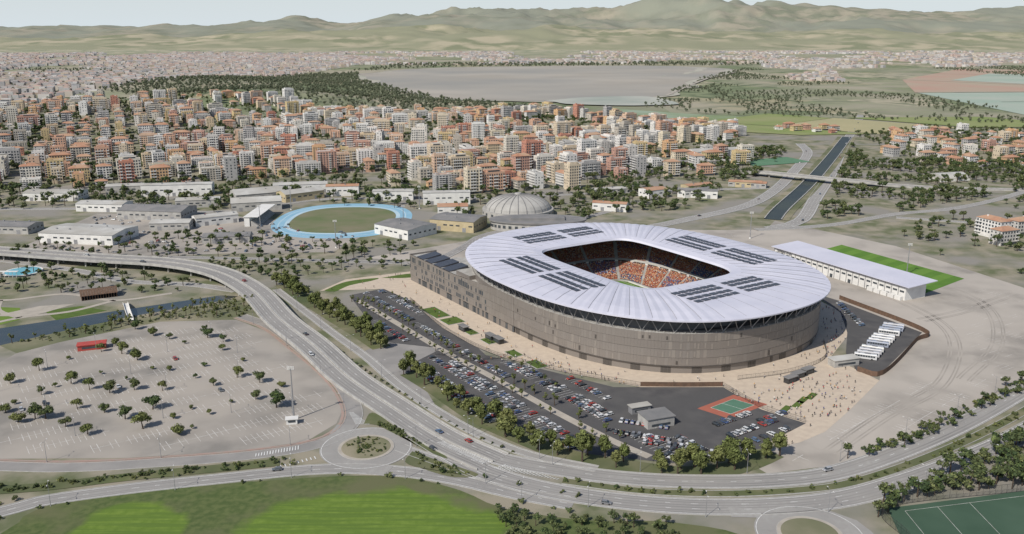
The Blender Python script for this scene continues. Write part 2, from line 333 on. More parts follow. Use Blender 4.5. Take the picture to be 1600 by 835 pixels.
# ---------------------------------------------------------------- flat zones near
CARP=[(-290,439),(-285,480),(-269,499),(-224,537),(-177,541),(-149,516),(-120,472),(-96,435),(-83,402),(-83,386),(-93,367),(-119,358),(-167,351),(-235,350),(-300,355)]
sheet('carpark_paving',CARP,.03,M['lot'])
sheet('canal_water',[(-390,470),(-319,524),(-266,557),(-204,595),(-191,593),(-198,583),(-244,550),(-274,522),(-302,493),(-380,430)],.04,M['water'])
sheet('canal_bank',[(-302,493),(-274,522),(-243,547),(-197,580),(-172,568),(-177,541),(-224,537),(-269,499),(-285,480)],.035,M['scrub'])
sheet('meadow',[(-230,250),(-189,291),(-187,303),(-173,316),(-118,328),(-69,335),(-43,333),(-21,323),(-3,309),(30,300),(60,299),(88,285),(80,240)],.03,meadowmat(),6)
LOT=[(-114,595),(-84,619),(-41,541),(-15,477),(53,430),(110,430),(141,387),(114,361),(86,352),(69,346),(20,358),(-18,391),(-50,435),(-60,457),(-41,488),(-76,499)]
sheet('carpark_asphalt',LOT,.05,M['dark'])
sheet('junction_apron',[(-88,480),(-60,440),(-37,404),(-45,428),(-56,452),(-41,488),(-72,503)],.045,M['asph2'])
PLZ=[(-137,606),(-124,636),(-79,658),(-20,700),(60,720),(170,660),(207,600),(218,554),(204,510),(180,472),(189,455),(195,439),(166,402),(145,377),(130,366),(118,361),(117,367),(139,386),(122,402),(110,430),(67,430),(28,451),(-4,472),(-23,493),(-44,526),(-70,583),(-92,611)]
sheet('plaza_paving',PLZ,.07,M['plaza'])
sheet('gravel_yard',[(110,790),(142,804),(236,806),(256,846),(330,741),(369,614),(330,500),(269,435),(214,391),(172,362),(137,344),(107,337),(100,350),(118,361),(166,402),(195,439),(199,448),(252,516),(224,583),(160,690)],.03,M['gravel'])
sheet('bus_yard_asphalt',[(212,600),(224,583),(252,516),(199,448),(188,453),(192,480),(206,516),(216,556)],.09,M['dark'])
sheet('north_yard',[(-120,700),(-81,690),(-20,700),(60,720),(110,790),(100,830),(20,800),(-40,760)],.03,M['gravel'])
sheet('north_yard',[(-420,720),(-330,700),(-240,715),(-150,720),(-130,800),(-300,880),(-420,880)],.025,M['lot'])
# worn vehicle tracks across the gravel yard
mb=MB()
for q in ([(230,700),(262,600),(270,520),(230,440),(180,395),(140,356)],[(300,660),(320,580),(290,500),(240,440)],[(150,770),(200,740),(228,690),(240,620)],[(355,600),(300,560),(262,540)]):
    for o_ in (-3.5,-1.9,1.9,3.5): strip(mb,crom(q,8),.8,.05,0,o_)
mb.obj('vehicle_tracks',[mat('compacted_gravel',(.30,.275,.245),(.38,.345,.305),.08,.95,detail=6)])
TP=[(338,638),(286,595),(233,703),(285,746)]
def lerp2(a,b,t): return (a[0]+(b[0]-a[0])*t,a[1]+(b[1]-a[1])*t)
mb=MB(); g1=mat('pitch_green_a',(.10,.20,.035),(.09,.18,.033),.1,.95); g2=mat('pitch_green_b',(.13,.24,.045),(.115,.21,.04),.1,.95)
for i in range(14):
    a,b=lerp2(TP[0],TP[3],i/14),lerp2(TP[0],TP[3],(i+1)/14); c,d=lerp2(TP[1],TP[2],i/14),lerp2(TP[1],TP[2],(i+1)/14)
    mb.quad((*c,.09),(*a,.09),(*b,.09),(*d,.09),i%2)
tp=mb.obj('training_pitch',[g1,g2])
# ---------------------------------------------------------------- roads
def wtracks(mb,p,z,offs,mi):
    for o_ in offs: strip(mb,p,.7,z+.008,mi,o_)
def road(name,pts,w,z=.1,m='asph',edge=True,dash=(0,),kerb=True,step=6,dpat=(3,6),markw=.22,wt=()):
    p=crom(pts,step); mb=MB(); strip(mb,p,w,z,0); wtracks(mb,p,z,wt,3)
    if edge:
        for s in (-1,1): strip(mb,p,markw,z+.02,1,s*(w/2-.7))
    for d in dash: dashes(mb,p,markw,z+.02,d,dpat[0],dpat[1],1)
    if kerb:
        for s in (-1,1): wallstrip(mb,p,.35,0,z+.12,2,s*(w/2+.17))
    mb.obj(name,[M[m],M['white'],M['kerb'],M['track']]); return p
MAIN=[(-440,708,6),(-417,701,6),(-328,678,6),(-267,664,6),(-219,636,6),(-178,586,6),(-144,526,5),(-115,485,3),(-87,441,1),(-60,406,.1),(-32,370,0),(-8,347,0)]
p=crom(MAIN,6); mb=MB(); W=19
strip(mb,p,W,.16,0); wtracks(mb,p,.16,(-7.4,-5.9,-3.9,-2.3,2.3,3.9,5.9,7.4),3)
for s in (-1,1):
    strip(mb,p,.25,.18,1,s*(W/2-.8)); strip(mb,p,.2,.18,1,s*1.0); dashes(mb,p,.2,.18,s*4.8,3,6,1)
    wallstrip(mb,p,.4,-1.2,.95,2,s*(W/2+.2)); 
wallstrip(mb,p,.4,.16,.9,2,0)
strip(mb,p,W,-1.2,2)
for i in range(2,len(p)-2,4):
    a=p[i]
    if a.z>2:
        n=norms(p)[i]
        for s in (-6,0,6): mb.cyl(a.x+n.x*s,a.y+n.y*s,0,a.z-1.2,.7,.7,10,2)
mb.obj('viaduct_road',[M['asph'],M['white'],M['conc'],M['track']]); PMAIN=p
PUP=road('highway_road',[(-34,380),(-8,352),(27,338),(53,332),(79,330),(106,331),(134,337),(168,355),(211,384),(264,426),(374,516),(470,600)],11,.10,dash=(0,),dpat=(3,7),wt=(-3.6,-1.9,1.9,3.6))
PLO=road('highway_road',[(-46,378),(-28,356),(-11,338),(15,323),(50,313),(87,310),(127,315),(164,331),(201,352),(237,376),(326,443),(440,530)],12,.12,dash=(-1.9,1.9),dpat=(3,7),wt=(-4.6,-3,-.8,.8,3,4.6))
pm=[((a[0]+b[0])/2,(a[1]+b[1])/2) for a,b in zip([(27,338),(53,332),(79,330),(106,331),(134,337),(168,355),(211,384),(264,426),(374,516)],[(15,323),(50,313),(87,310),(127,315),(145,321),(183,341),(225,368),(275,404),(385,488)])]
PMED=crom(pm,5); mb=MB(); strip(mb,PMED,4.6,.22,0); wallstrip(mb,PMED,.3,0,.3,1,-2.4); wallstrip(mb,PMED,.3,0,.3,1,2.4); mb.obj('median_strip',[M['grass'],M['kerb']])
PLR=road('side_road',[(-320,290),(-230,300),(-198,306),(-187,314),(-156,324),(-119,333),(-87,340),(-65,341),(-43,338),(-21,331),(0,321),(24,312)],8.5,.08,wt=(-2.8,-1.3,1.3,2.8))
PPE=road('perimeter_road',[(-320,352),(-219,343.5),(-185,342.5),(-152,346.5),(-118,352.5),(-92,361),(-79,374),(-76,395),(-86,426),(-103,457),(-125,490),(-150,526),(-176,549)],7.5,.065,m='asph2',edge=False,dash=())
sg_=-1 if inpoly(off(PPE,-5)[20].x,off(PPE,-5)[20].y,CARP) else 1
mb=MB(); wallstrip(mb,off(PPE,4.2*sg_),.5,0,.2,0); strip(mb,off(PPE,5.6*sg_),1.4,.09,0); mb.obj('red_kerb',[M['redk']])
road('slip_road',[(-50,361),(-36,351),(-22,341),(-8,332),(5,325)],6.5,.09,m='asph')
PFR=road('frontage_road',[(-169,610),(-139,562),(-109,514),(-83,474),(-60,434),(-38,402),(-15,374),(8,354),(36,341)],5.5,.09,m='asph',dash=())
road('ramp_road',[(-480,720),(-387,683),(-330,658),(-284,631),(-234,622),(-196,606)],8,.07)
road('street',[(-283,703),(-208,697),(-144,691),(-81,683)],7,.07,m='asph2')
PRA=road('avenue_road',[(60,770),(106,798),(176,855),(247,921),(303,1013),(370,1157),(444,1331),(469,1447)],14,.3,dash=(-3.5,0,3.5),step=15,markw=.35)
PRB=road('avenue_road',[(240,810),(281,846),(335,965),(416,1146),(542,1447),(648,1689),(760,1950)],14,.3,dash=(-3.5,0,3.5),step=15,markw=.35)
road('street',[(760,1180),(587,1005),(468,911),(387,877),(305,826),(226,804)],9,.4,step=15)
road('street',[(380,860),(470,820),(560,730),(620,640)],8,.35,step=15)
road('street',[(-60,690),(-40,740),(-20,790),(60,850),(106,900)],8,.2,m='asph2',step=15)
road('street',[(-600,900),(-420,905),(-300,890),(-200,960),(-60,960),(120,1000),(300,1030)],9,.2,step=15)
pb=crom([(300,1135,1),(317,1118,5),(348,1088,6),(385,1059,6),(420,1045,5),(453,1037,2),(522,1022,.5),(640,1010,.5)],10); mb=MB(); strip(mb,pb,12,.3,0); wallstrip(mb,pb,.5,-1.4,1.2,1,6.2); wallstrip(mb,pb,.5,-1.4,1.2,1,-6.2); strip(mb,pb,12,-1.3,1)
for i in range(3,len(pb)-6,4):
    if pb[i].z>3: mb.box(pb[i].x,pb[i].y,0,1.4,9,pb[i].z-1.3,0,1)
mb.obj('road_bridge',[M['asph'],M['conc']])
RC=crom([(255,850),(280,905),(358,1060),(455,1266),(580,1540)],20)
mb=MB(); strip(mb,RC,15,.45,0); wallstrip(mb,RC,1,0,1.2,1,8); wallstrip(mb,RC,1,0,1.2,1,-8); strip(mb,RC,7,.4,2,12); strip(mb,RC,7,.4,2,-12); mb.obj('canal',[M['water2'],M['conc'],M['scrub']])
# roundabouts
def roundabout(cx,cy,r,R_):
    mb=MB(); n=48
    def ring(r0,r1,z,mi):
        for i in range(n):
            a,b=6.2832*i/n,6.2832*(i+1)/n
            mb.quad((cx+r0*math.cos(a),cy+r0*math.sin(a),z),(cx+r1*math.cos(a),cy+r1*math.sin(a),z),(cx+r1*math.cos(b),cy+r1*math.sin(b),z),(cx+r0*math.cos(b),cy+r0*math.sin(b),z),mi)
    ring(r,R_,.14,0); ring(R_-.9,R_-.65,.16,1); mb.cyl(cx,cy,0,.3,r,r,n,2); mb.cyl(cx,cy,.3,.34,r-1.6,r-1.8,n,3); ring(r-1.6,r-.2,.31,4)
    mb.obj('roundabout_road',[M['asph'],M['white'],M['kerb'],M['scrub'],M['path']])
roundabout(-65,361,12.5,20.5); roundabout(110,291,12,20)
road('link_road',[(-84,366),(-80,372),(-78,384)],9,.13,edge=False,dash=(),kerb=False)
road('link_road',[(-72,350),(-64,343),(-52,339)],9,.13,edge=False,dash=(),kerb=False)
road('link_road',[(84,306),(100,305),(112,303)],7,.13,edge=False,dash=(),kerb=False)
road('link_road',[(120,305),(128,298),(131,285)],7,.13,edge=False,dash=(),kerb=False)
for t in ([(-44,357),(-30,347),(-14,336),(-24,333.5),(-38,341),(-46,347)],[(-70,385),(-64,384),(-50,371),(-36,362),(-28,350),(-42,362),(-56,384),(-68,398)],):
    sheet('traffic_island',t,.2,M['grass'],3)
mb=MB()
def hatch(a,b,w0,w1,n,ang=.6):
    a=Vector((*a,0));b=Vector((*b,0));d=(b-a).normalized();nn=Vector((-d.y,d.x,0))
    for i in range(n):
        c=a.lerp(b,i/n); w=w0+(w1-w0)*i/n; e=d*w*ang; q=d*.22
        P=[c-nn*w/2-e/2-q,c-nn*w/2-e/2+q,c+nn*w/2+e/2+q,c+nn*w/2+e/2-q]; mb.add([(v.x,v.y,.19) for v in P],[(0,1,2,3)],0)
hatch((-112,353.5),(-94,361),3,4,16,.2); hatch((-78,398),(-70,384),2,6,14); hatch((-5,343),(20,331.5),5,1,22); hatch((-32,366),(-10,346),3,5,22); hatch((-100,342),(-84,352),2.5,2.5,10,.1)
mb.obj('hatched_marking',[M['white']])
mb=MB()
def bays(P,ang,row,pitch,ln,z,org,mi=0,prob=.8,wid=.2,spine=True):
    c,s=math.cos(ang),math.sin(ang)
    for j in range(-22,23):
        for i in range(-110,111):
            X=i*pitch;Y=j*row; x=org[0]+X*c-Y*s; y=org[1]+X*s+Y*c
            if not inpoly(x,y,P) or noise.noise(Vector((x*.04,y*.04,3)))<-.22: continue
            if R()<prob:
                dx=wid/2
                q=[(-dx,-ln),(dx,-ln),(dx,ln),(-dx,ln)]; mb.add([(x+a*c-b*s,y+a*s+b*c,z) for a,b in q],[(0,1,2,3)],mi)
            if spine: 
                q=[(0,-.1),(pitch,-.1),(pitch,.1),(0,.1)]; mb.add([(x+a*c-b*s,y+a*s+b*c,z+.01) for a,b in q],[(0,1,2,3)],mi)
CIN=[(-280,442),(-262,490),(-222,528),(-180,533),(-155,508),(-127,466),(-103,432),(-92,402),(-92,388),(-102,374),(-122,366),(-168,359),(-222,358),(-285,365)]
bays(CIN,.62,15.5,2.6,4.6,.05,(-180,440))
bays([(108,345),(137,352),(172,372),(214,400),(262,440),(225,440),(190,425),(160,395),(130,362)],.72,17,2.8,4.6,.05,(180,400),prob=.75)
bays([(232,690),(160,700),(110,780),(200,790)],-1.0,17,2.8,4.6,.05,(180,720),prob=.4)
bays([(260,440),(330,500),(360,600),(340,620),(290,560),(262,500)],-1.0,19,2.8,4.6,.05,(300,520),prob=.4,wid=.16,spine=False)
mb.obj('parking_bay_marking',[M['worn']])
# ---------------------------------------------------------------- trees
import bmesh
def ico(mb,c,r,mi,sub=1,j=.22,sq=1):
    bm=bmesh.new(); bmesh.ops.create_icosphere(bm,subdivisions=sub,radius=1)
    vs=[(c[0]+v.co.x*r*(1+U(-j,j)),c[1]+v.co.y*r*(1+U(-j,j)),c[2]+v.co.z*r*sq*(1+U(-j,j))) for v in bm.verts]; fs=[tuple(v.index for v in f.verts) for f in bm.faces]; bm.free(); mb.add(vs,fs,mi)
def tree(name,h,cr,ch,nc,nl,ls,mats,trunk=True,style='round',core=.62):
    mb=MB(); zc=h-ch/2; cl=[]
    for i in range(nc):
        while True:
            d=Vector((U(-1,1),U(-1,1),U(-1,1)))
            if .25<d.length<1: break
        if style=='umb': d.z*=.8
        r=U(.28,.46)*cr
        c=Vector((d.x*(cr-r*.7),d.y*(cr-r*.7),zc+d.z*(ch/2-r*.5)))
        cl.append((c,r))
    if trunk:
        tb=h-ch*.75; lean=(U(-.3,.3),U(-.3,.3)); mb.tube((0,0,0),(lean[0],lean[1],tb),.035*h+.03,0,6,.022*h)
        for c,r in cl[:5]: mb.tube((lean[0],lean[1],tb-.3),tuple(c),.014*h,0,4,.005*h)
    for c,r in cl:
        ico(mb,c,r*core,1,1,.25,.85)
        hi=(c.z-zc)/(ch/2)
        for k in range(nl):
            d=Vector((random.gauss(0,1),random.gauss(0,1),random.gauss(0,1))).normalized(); q=c+Vector((d.x,d.y,d.z*.85))*r*U(.6,1.15)
            n=(d+Vector((U(-.7,.7),U(-.7,.7),U(-.5,.9)))).normalized(); u=n.orthogonal().normalized(); v=n.cross(u); s=ls*U(.6,1.3); a=U(0,6.28); u2=u*math.cos(a)+v*math.sin(a); v2=n.cross(u2)
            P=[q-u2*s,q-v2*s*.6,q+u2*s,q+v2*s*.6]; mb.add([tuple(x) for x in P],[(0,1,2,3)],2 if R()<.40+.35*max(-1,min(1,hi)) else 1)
    return mb.mesh(name,[M['bark']]+mats)
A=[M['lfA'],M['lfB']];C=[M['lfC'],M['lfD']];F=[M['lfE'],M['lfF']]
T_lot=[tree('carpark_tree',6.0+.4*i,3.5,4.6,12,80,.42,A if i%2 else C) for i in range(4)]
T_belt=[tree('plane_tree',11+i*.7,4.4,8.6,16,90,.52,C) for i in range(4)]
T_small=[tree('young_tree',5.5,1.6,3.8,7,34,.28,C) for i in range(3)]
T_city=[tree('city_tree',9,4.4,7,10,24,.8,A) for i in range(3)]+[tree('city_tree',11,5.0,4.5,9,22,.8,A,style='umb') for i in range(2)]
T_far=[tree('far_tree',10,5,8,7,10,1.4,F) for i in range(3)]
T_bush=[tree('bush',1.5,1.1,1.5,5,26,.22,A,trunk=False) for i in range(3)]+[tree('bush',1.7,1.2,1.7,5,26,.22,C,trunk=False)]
def put(name,meshes,pts,s0=.8,s1=1.2,parent=None):
    for x,y in pts:
        k=U(s0,s1); inst(name,random.choice(meshes),(x,y,hgt(x,y)),U(0,6.28),(k*U(.9,1.15),k*U(.9,1.15),k*U(.85,1.15)),parent)
LT=[(-206,504),(-184,507),(-172,499),(-218,510),(-234,522),(-194,496),(-258,453),(-238,430),(-218,426),(-232,435),(-211,469),(-197,455),(-187,453),(-224,479),(-237,482),(-169,442),(-156,432),(-170,459),(-151,467),(-147,443),(-133,436),(-168,485),(-240,420),(-247,408),(-223,391),(-209,382),(-195,374),(-185,391),(-176,402),(-172,380),(-162,391),(-149,380),(-153,374),(-146,396),(-129,414),(-120,430),(-198,398),(-246,398),(-228,391),(-264,435),(-234,387),(-206,422),(-213,402),(-195,426),(-140,410),(-157,402),(-234,493),(-190,520),(-205,440),(-180,425),(-222,448),(-250,470)]
for x,y in LT:
    k=U(.5,1.15) if R()<.8 else U(.3,.5); inst('carpark_tree',random.choice(T_lot),(x,y,0),U(0,6.28),(k*U(.85,1.2),k*U(.85,1.2),k*U(.8,1.15)))
inst('carpark_tree',T_lot[1],(-116,404,0),1,1.4)
beltA=crom([(-168,622),(-141,583),(-116,547),(-94,516),(-76,489)],8); beltB=crom([(-56,450),(-40,428),(-25,405),(-12,387),(6,369),(22,355),(38,347),(54,342),(70,338),(86,339),(102,346),(115,356)],8)
for bl in (beltA,beltB):
    for o_ in (-2.5,3):
        for a in off(bl,o_):
            if R()<.88: put('plane_tree',T_belt,[(a.x+U(-1.8,1.8),a.y+U(-1.8,1.8))],.55,1.05)
mb=MB(); strip(mb,beltA,12,.075,0); strip(mb,beltB,11,.08,0); mb.obj('tree_belt_verge',[M['grass']])
for a in PMED:
    for k in range(2):
        if R()<.55: put('bush',T_bush,[(a.x+U(-1.5,1.5),a.y+U(-1.5,1.5))],.7,1.5)
HP=crom([(-215,322),(-189,326),(-159,334),(-122,342),(-100,347)],3); mb=MB(); strip(mb,HP,7,.2,0); mb.obj('verge_strip',[M['grass']])
for a in HP:
    for k in range(3):
        if R()<.6: put('bush',T_bush,[(a.x+U(-3,3),a.y+U(-2.5,2.5))],.6,1.6)
for k in range(60):
    a=U(0,6.28);r=U(0,9.5); put('bush',T_bush,[(-65+r*math.cos(a),361+r*math.sin(a))],.5,1.0)
for a in off(PLR,-6)+off(PLR,6.5):
    if R()<.35 and pdist(a.x,a.y,[Vector((-65,361,0))])>24: put('bush',T_bush,[(a.x,a.y)],.6,1.5)
for a in off(PMAIN,12.5):
    if a.z<2.5 and R()<.8: put('bush',T_bush,[(a.x,a.y)],.6,1.2)
for P,n in (([(-44,357),(-30,347),(-14,336),(-24,334),(-40,343)],24),([(-66,386),(-50,371),(-36,362),(-42,364),(-56,384)],34)):
    put('bush',T_bush,scatter(P,n,1.5),.6,1.5)
BR=[(138,300),(147,318),(188,340),(235,376),(300,425),(330,420),(260,350),(215,322),(175,322),(150,310)]
put('tree',T_city,scatter(BR,200,3.4),.5,.88)
put('tree',T_city,scatter([(-10,309),(30,299),(60,297),(60,285),(-2,285)],45,3),.3,.55)
put('bush',T_bush,scatter([(145,355),(172,366),(214,396),(290,455),(300,450),(220,395),(170,358)],90,2),.9,2)
put('tree',T_city,scatter([(128,345),(172,366),(214,397),(290,458),(300,450),(220,392),(170,357)],34,6),.35,.6)
CG=empty('canal_bank_vegetation'); put('shrub',T_bush+T_small,scatter([(-300,495),(-243,549),(-197,584),(-172,572),(-177,545),(-224,540),(-269,503)],140,3),.6,1.6,CG)
# ---------------------------------------------------------------- stadium
ST=empty('football_stadium',(80,569,0),-1.0)
def rad(ph,A_,B_,n): return 1/((abs(math.cos(ph))/A_)**n+(abs(math.sin(ph))/B_)**n)**(1/n)
def rp(ph,A_,B_,n,dx=0):
    r=rad(ph,A_,B_,n); return (r*math.cos(ph)+dx,r*math.sin(ph))
NS=240
prf=[(0,30.6),(.015,32.0),(.12,32.8),(.45,33.4),(.8,33.0),(.96,32.1),(1,31.7),(1,31.0),(.96,30.7),(.5,31.0),(.02,30.1),(0,30.6)]
def zroof(s):
    q=prf[:7]
    for (a,b),(c,d) in zip(q,q[1:]):
        if a<=s<=c: return b+(d-b)*(s-a)/(c-a)
    return 31
mb=MB()
for i in range(NS+1):
    ph=6.28318*i/NS; a=rp(ph,58,41,6); b=rp(ph,126,101,2.3,3)
    cw=min(1,max(0,(abs(math.sin(2*ph))-.5)/.3)); amp=.17*cw
    for k,(s,z) in enumerate(prf):
        zz=z+(amp*(1 if i%2 else -1)*min(1,s*2+.1) if k in (1,2,3,4,5,6) else 0)
        mb.v.append((a[0]+(b[0]-a[0])*s,a[1]+(b[1]-a[1])*s,zz))
K=len(prf)
for i in range(NS):
    for k in range(K-1): mb.f.append((i*K+k,i*K+k+1,(i+1)*K+k+1,(i+1)*K+k)); mb.m.append(0 if k<8 else 1)
mb.obj('roof',[M['roofw'],M['under']],ST)
mb=MB()
for i in range(0,NS,4):
    ph=6.28318*i/NS; a=rp(ph,58,41,6); b=rp(ph,126,101,2.3,3)
    for s0,s1 in ((.12,.45),(.45,.8),(.8,.96)):
        mb.tube((a[0]+(b[0]-a[0])*s0,a[1]+(b[1]-a[1])*s0,zroof(s0)),(a[0]+(b[0]-a[0])*s1,a[1]+(b[1]-a[1])*s1,zroof(s1)),.10,0,4)
mb.obj('roof_seams',[M['steel']],ST)
mb=MB()
def sofxy(x,y):
    ph=math.atan2(y,x); ri=rad(ph,58,41,6); ro=rad(ph,126,101,2.3); return (math.hypot(x,y)-ri)/(ro-ri)
def panel(x,y,w,d):
    z=zroof(max(0,min(1,sofxy(x,y))))+.25
    mb.box(x,y,z,w,d,.15,0,0); mb.box(x,y,z-.9,w*.6,d*.6,.9,0,1)
for sg,xr in ((-1,(-44,36)),(1,(-30,52))):
    for yy in (57,62.5,70,75.5):
        x=xr[0]
        while x<xr[1]:
            if not (abs(x-(xr[0]+xr[1])/2)<3): panel(x+2.6,sg*yy,4.7,3.6)
            x+=5.7
for sg in (-1,1):
    for xx in (75,80.5,88,93.5):
        y=-34
        while y<34:
            if abs(y)>2.9: panel(sg*xx,y+2.6,3.6,4.7)
            y+=5.7
mb.obj('solar_panels',[M['solar'],M['steel']],ST)
FT=23.0
mb=MB(); NF=400
LV=[4.6,9.2,13.8,18.4,FT]
for i in range(NF):
    ph=6.28318*i/NF; p0=Vector((*rp(ph,119.5,95,2.4,3),0)); p1=Vector((*rp(6.28318*(i+1)/NF,119.5,95,2.4,3),0)); d=(p1-p0); L_=d.length; d.normalize(); n=Vector((d.y,-d.x,0)); mid=(p0+p1)/2; ang=math.atan2(d.y,d.x)
    for kk,(a,b) in enumerate(zip(LV,LV[1:])):
        o_=U(0,.06)+(.12 if kk%2 else 0); q=mid+n*o_; g=noise.noise(Vector((i*.05,a*.07,0)))
        mi=0 if kk%2 else 2
        if R()<.22+g*.3: mi=random.choice((1,1,3,2))
        bb=b-a-.14
        mb.box(q.x,q.y,a,L_*.985,.5,bb,ang,mi)
        if R()<.10+(.25 if g>.15 else 0):
            q2=mid+n*(o_+.3); mb.box(q2.x,q2.y,a+U(0,1.2),L_*.45,.12,bb-1.4,ang,3)
    q=mid-n*.9; 
    mb.box(q.x,q.y,0,L_,.5,4.6,ang,2)
    q=mid+n*.1; mb.box(q.x,q.y,4.25,L_*1.01,.9,.3,ang,4)
    if i%9 in (3,4,5): q=mid-n*.6; mb.box(q.x,q.y,.05,L_*.92,.2,3.4,ang,4)
    if i%3==0:
        q=mid+n*.15; mb.box(q.x,q.y,FT,.25,.25,.9,ang,5)
    q=mid-n*2.4; mb.box(q.x,q.y,FT-.2,L_*1.05,5,.25,ang,5)
    if R()<.10:
        q=mid+n*.5; mb.box(q.x,q.y,random.choice(LV[:4])+.9,L_*.5,.1,U(1.5,3),ang,4)
mb.obj('facade',[M['bz'][0],M['bz'][1],M['bz'][2],M['bz'][3],M['bz'][4],M['conc']],ST)
mb=MB(); NK=84
for i in range(NK):
    a=rp(6.28318*i/NK,118.5,94,2.4,3); b=rp(6.28318*(i+.5)/NK,122.5,97.6,2.3,3); c=rp(6.28318*(i+1)/NK,118.5,94,2.4,3)
    mb.tube((*a,FT),(*b,31.1),.22,0,5); mb.tube((*c,FT),(*b,31.1),.22,0,5)
    a=rp(6.28318*i/NK,104,86,2.8,2); mb.tube((*a,26),(*b,30.9),.16,0,4)
mb.obj('roof_struts',[M['steel']],ST)
mb=MB(); NK=180
for i in range(NK):
    a=rp(6.28318*i/NK,109,89,2.8,2);b=rp(6.28318*(i+1)/NK,109,89,2.8,2)
    mb.quad((*a,20),(*b,20),(*b,27.2),(*a,27.2),0); c=rp(6.28318*i/NK,119,94.6,2.4,3);d=rp(6.28318*(i+1)/NK,119,94.6,2.4,3)
    mb.quad((*a,22.7),(*c,22.7),(*d,22.7),(*b,22.7),0)
mb.obj('concourse',[M['under']],ST)
# west wing
mb=MB()
wx0,wx1,wy0,wy1=-139,3,-95.0,-74
mb.box((wx0+wx1-12)/2,(wy0+wy1)/2+.3,0,wx1-wx0-12,wy1-wy0-.6,18.8,0,4,5)
x=wx0
while x<wx1-1:
    w_=min(U(1.3,2.6),wx1-x); tp_=20+ (FT-20)*max(0,min(1,(x+75)/60))
    for kk,(a,b) in enumerate(((4.6,9.1),(9.2,13.7),(13.8,18.3 if tp_>21 else tp_),(18.4,tp_))):
        if b-a<.3: continue
        o_=U(0,.06)+(.12 if kk%2 else 0); win=R()<.42 and kk<3 and x<-30
        mb.box(x+w_/2,wy0-.25-o_/2,a,w_*.97,.5+o_,b-a-.05,0,random.choice((0,0,1,2)))
        if win: mb.box(x+w_/2,wy0-.54-o_,a+.9,w_*.7,.08,b-a-1.8,0,6)
    if R()<.45: mb.box(x+w_/2,wy0-.1,.3,w_*.8,.2,3.6,0,6)
    else: mb.box(x+w_/2,wy0-.05,0,w_,.25,4.5,0,2)
    x+=w_
y=wy0
while y<wy1:
    for a,b in ((0,5),(5.2,12),(12.2,20)): mb.box(wx0-.25,y+1.1,a,.5,2.1,b-a,0,random.choice((0,1,2)))
    y+=2.2
for k in range(4):
    xx=-132+k*13
    mb.add([(xx,-93,19.3),(xx+10,-93,19.3),(xx+10,-78,21.2),(xx,-78,21.2),(xx,-93,18.8),(xx+10,-93,18.8),(xx+10,-78,18.8),(xx,-78,18.8)],[(0,1,2,3),(1,0,4,5),(2,1,5,6),(3,2,6,7),(0,3,7,4)],7)
mb.box(-66,-85,18.8,18,14,3.0,0,2,5); mb.box(-135,-62,0,14,20,11,0,2,5); mb.box(-100,-62,0,56,22,14,0,2,5)
for k in range(3): mb.box(-130+k*3.8,-62,11.3,3.2,16,.2,0,7)
mb.box(-154,-80,4.5,30,4,.5,0,5); 
for k in range(4): mb.box(-144-k*7,-80,0,.6,3,4.5,0,5)
mb.obj('west_wing',[M['bz'][0],M['bz'][1],M['bz'][2],M['bz'][3],M['bz'][4],M['conc'],M['glass'],M['solar']],ST)
# bowl
rows=[]
nl_,nu_=20,28
for k in range(nl_): rows.append((k/nl_*.42,(k+1)/nl_*.42,1.3+k*.44))
for k in range(nu_): rows.append((.455+k/nu_*.545,.455+(k+1)/nu_*.545,12.4+k*.56))
def bp(ph,s):
    a=rp(ph,57,38.5,7); b=rp(ph,108,88,2.8,2); return (a[0]+(b[0]-a[0])*s,a[1]+(b[1]-a[1])*s)
NB=220; mb=MB()
PH=[6.28318*i/NB for i in range(NB+1)]
for (s0,s1,z) in rows:
    zp=z+ (.44 if s0<.42 else .56)
    for i in range(NB):
        a=bp(PH[i],s0);b=bp(PH[i+1],s0);c=bp(PH[i+1],s1);d=bp(PH[i],s1)
        ais=i%10==0; sec=(i//10)
        mi=1 if ais else (0 if noise.noise(Vector((sec*.7,s0*3,1)))<.25 else 2)
        mb.quad((*a,z),(*b,z),(*c,z),(*d,z),mi); mb.quad((*d,z),(*c,z),(*c,zp),(*d,zp),mi)
for i in range(NB):
    a=bp(PH[i],.42);b=bp(PH[i+1],.42);mb.quad((*a,10.1),(*b,10.1),(*b,11.2),(*a,11.2),3 if i%5 else 4)
    c=bp(PH[i],.455);d=bp(PH[i+1],.455);mb.quad((*a,11.2),(*b,11.2),(*d,12.4),(*c,12.4),1)
    a=bp(PH[i],0);b=bp(PH[i+1],0);mb.quad((*a,0),(*b,0),(*b,1.4),(*a,1.4),1)
mb.obj('seating_bowl',[mat('seat_red',(.40,.15,.08),(.33,.11,.07),.5,.7),M['conc'],mat('seat_blue',(.07,.10,.20),(.08,.11,.22),.5,.7),M['blk'],M['cw']],ST)
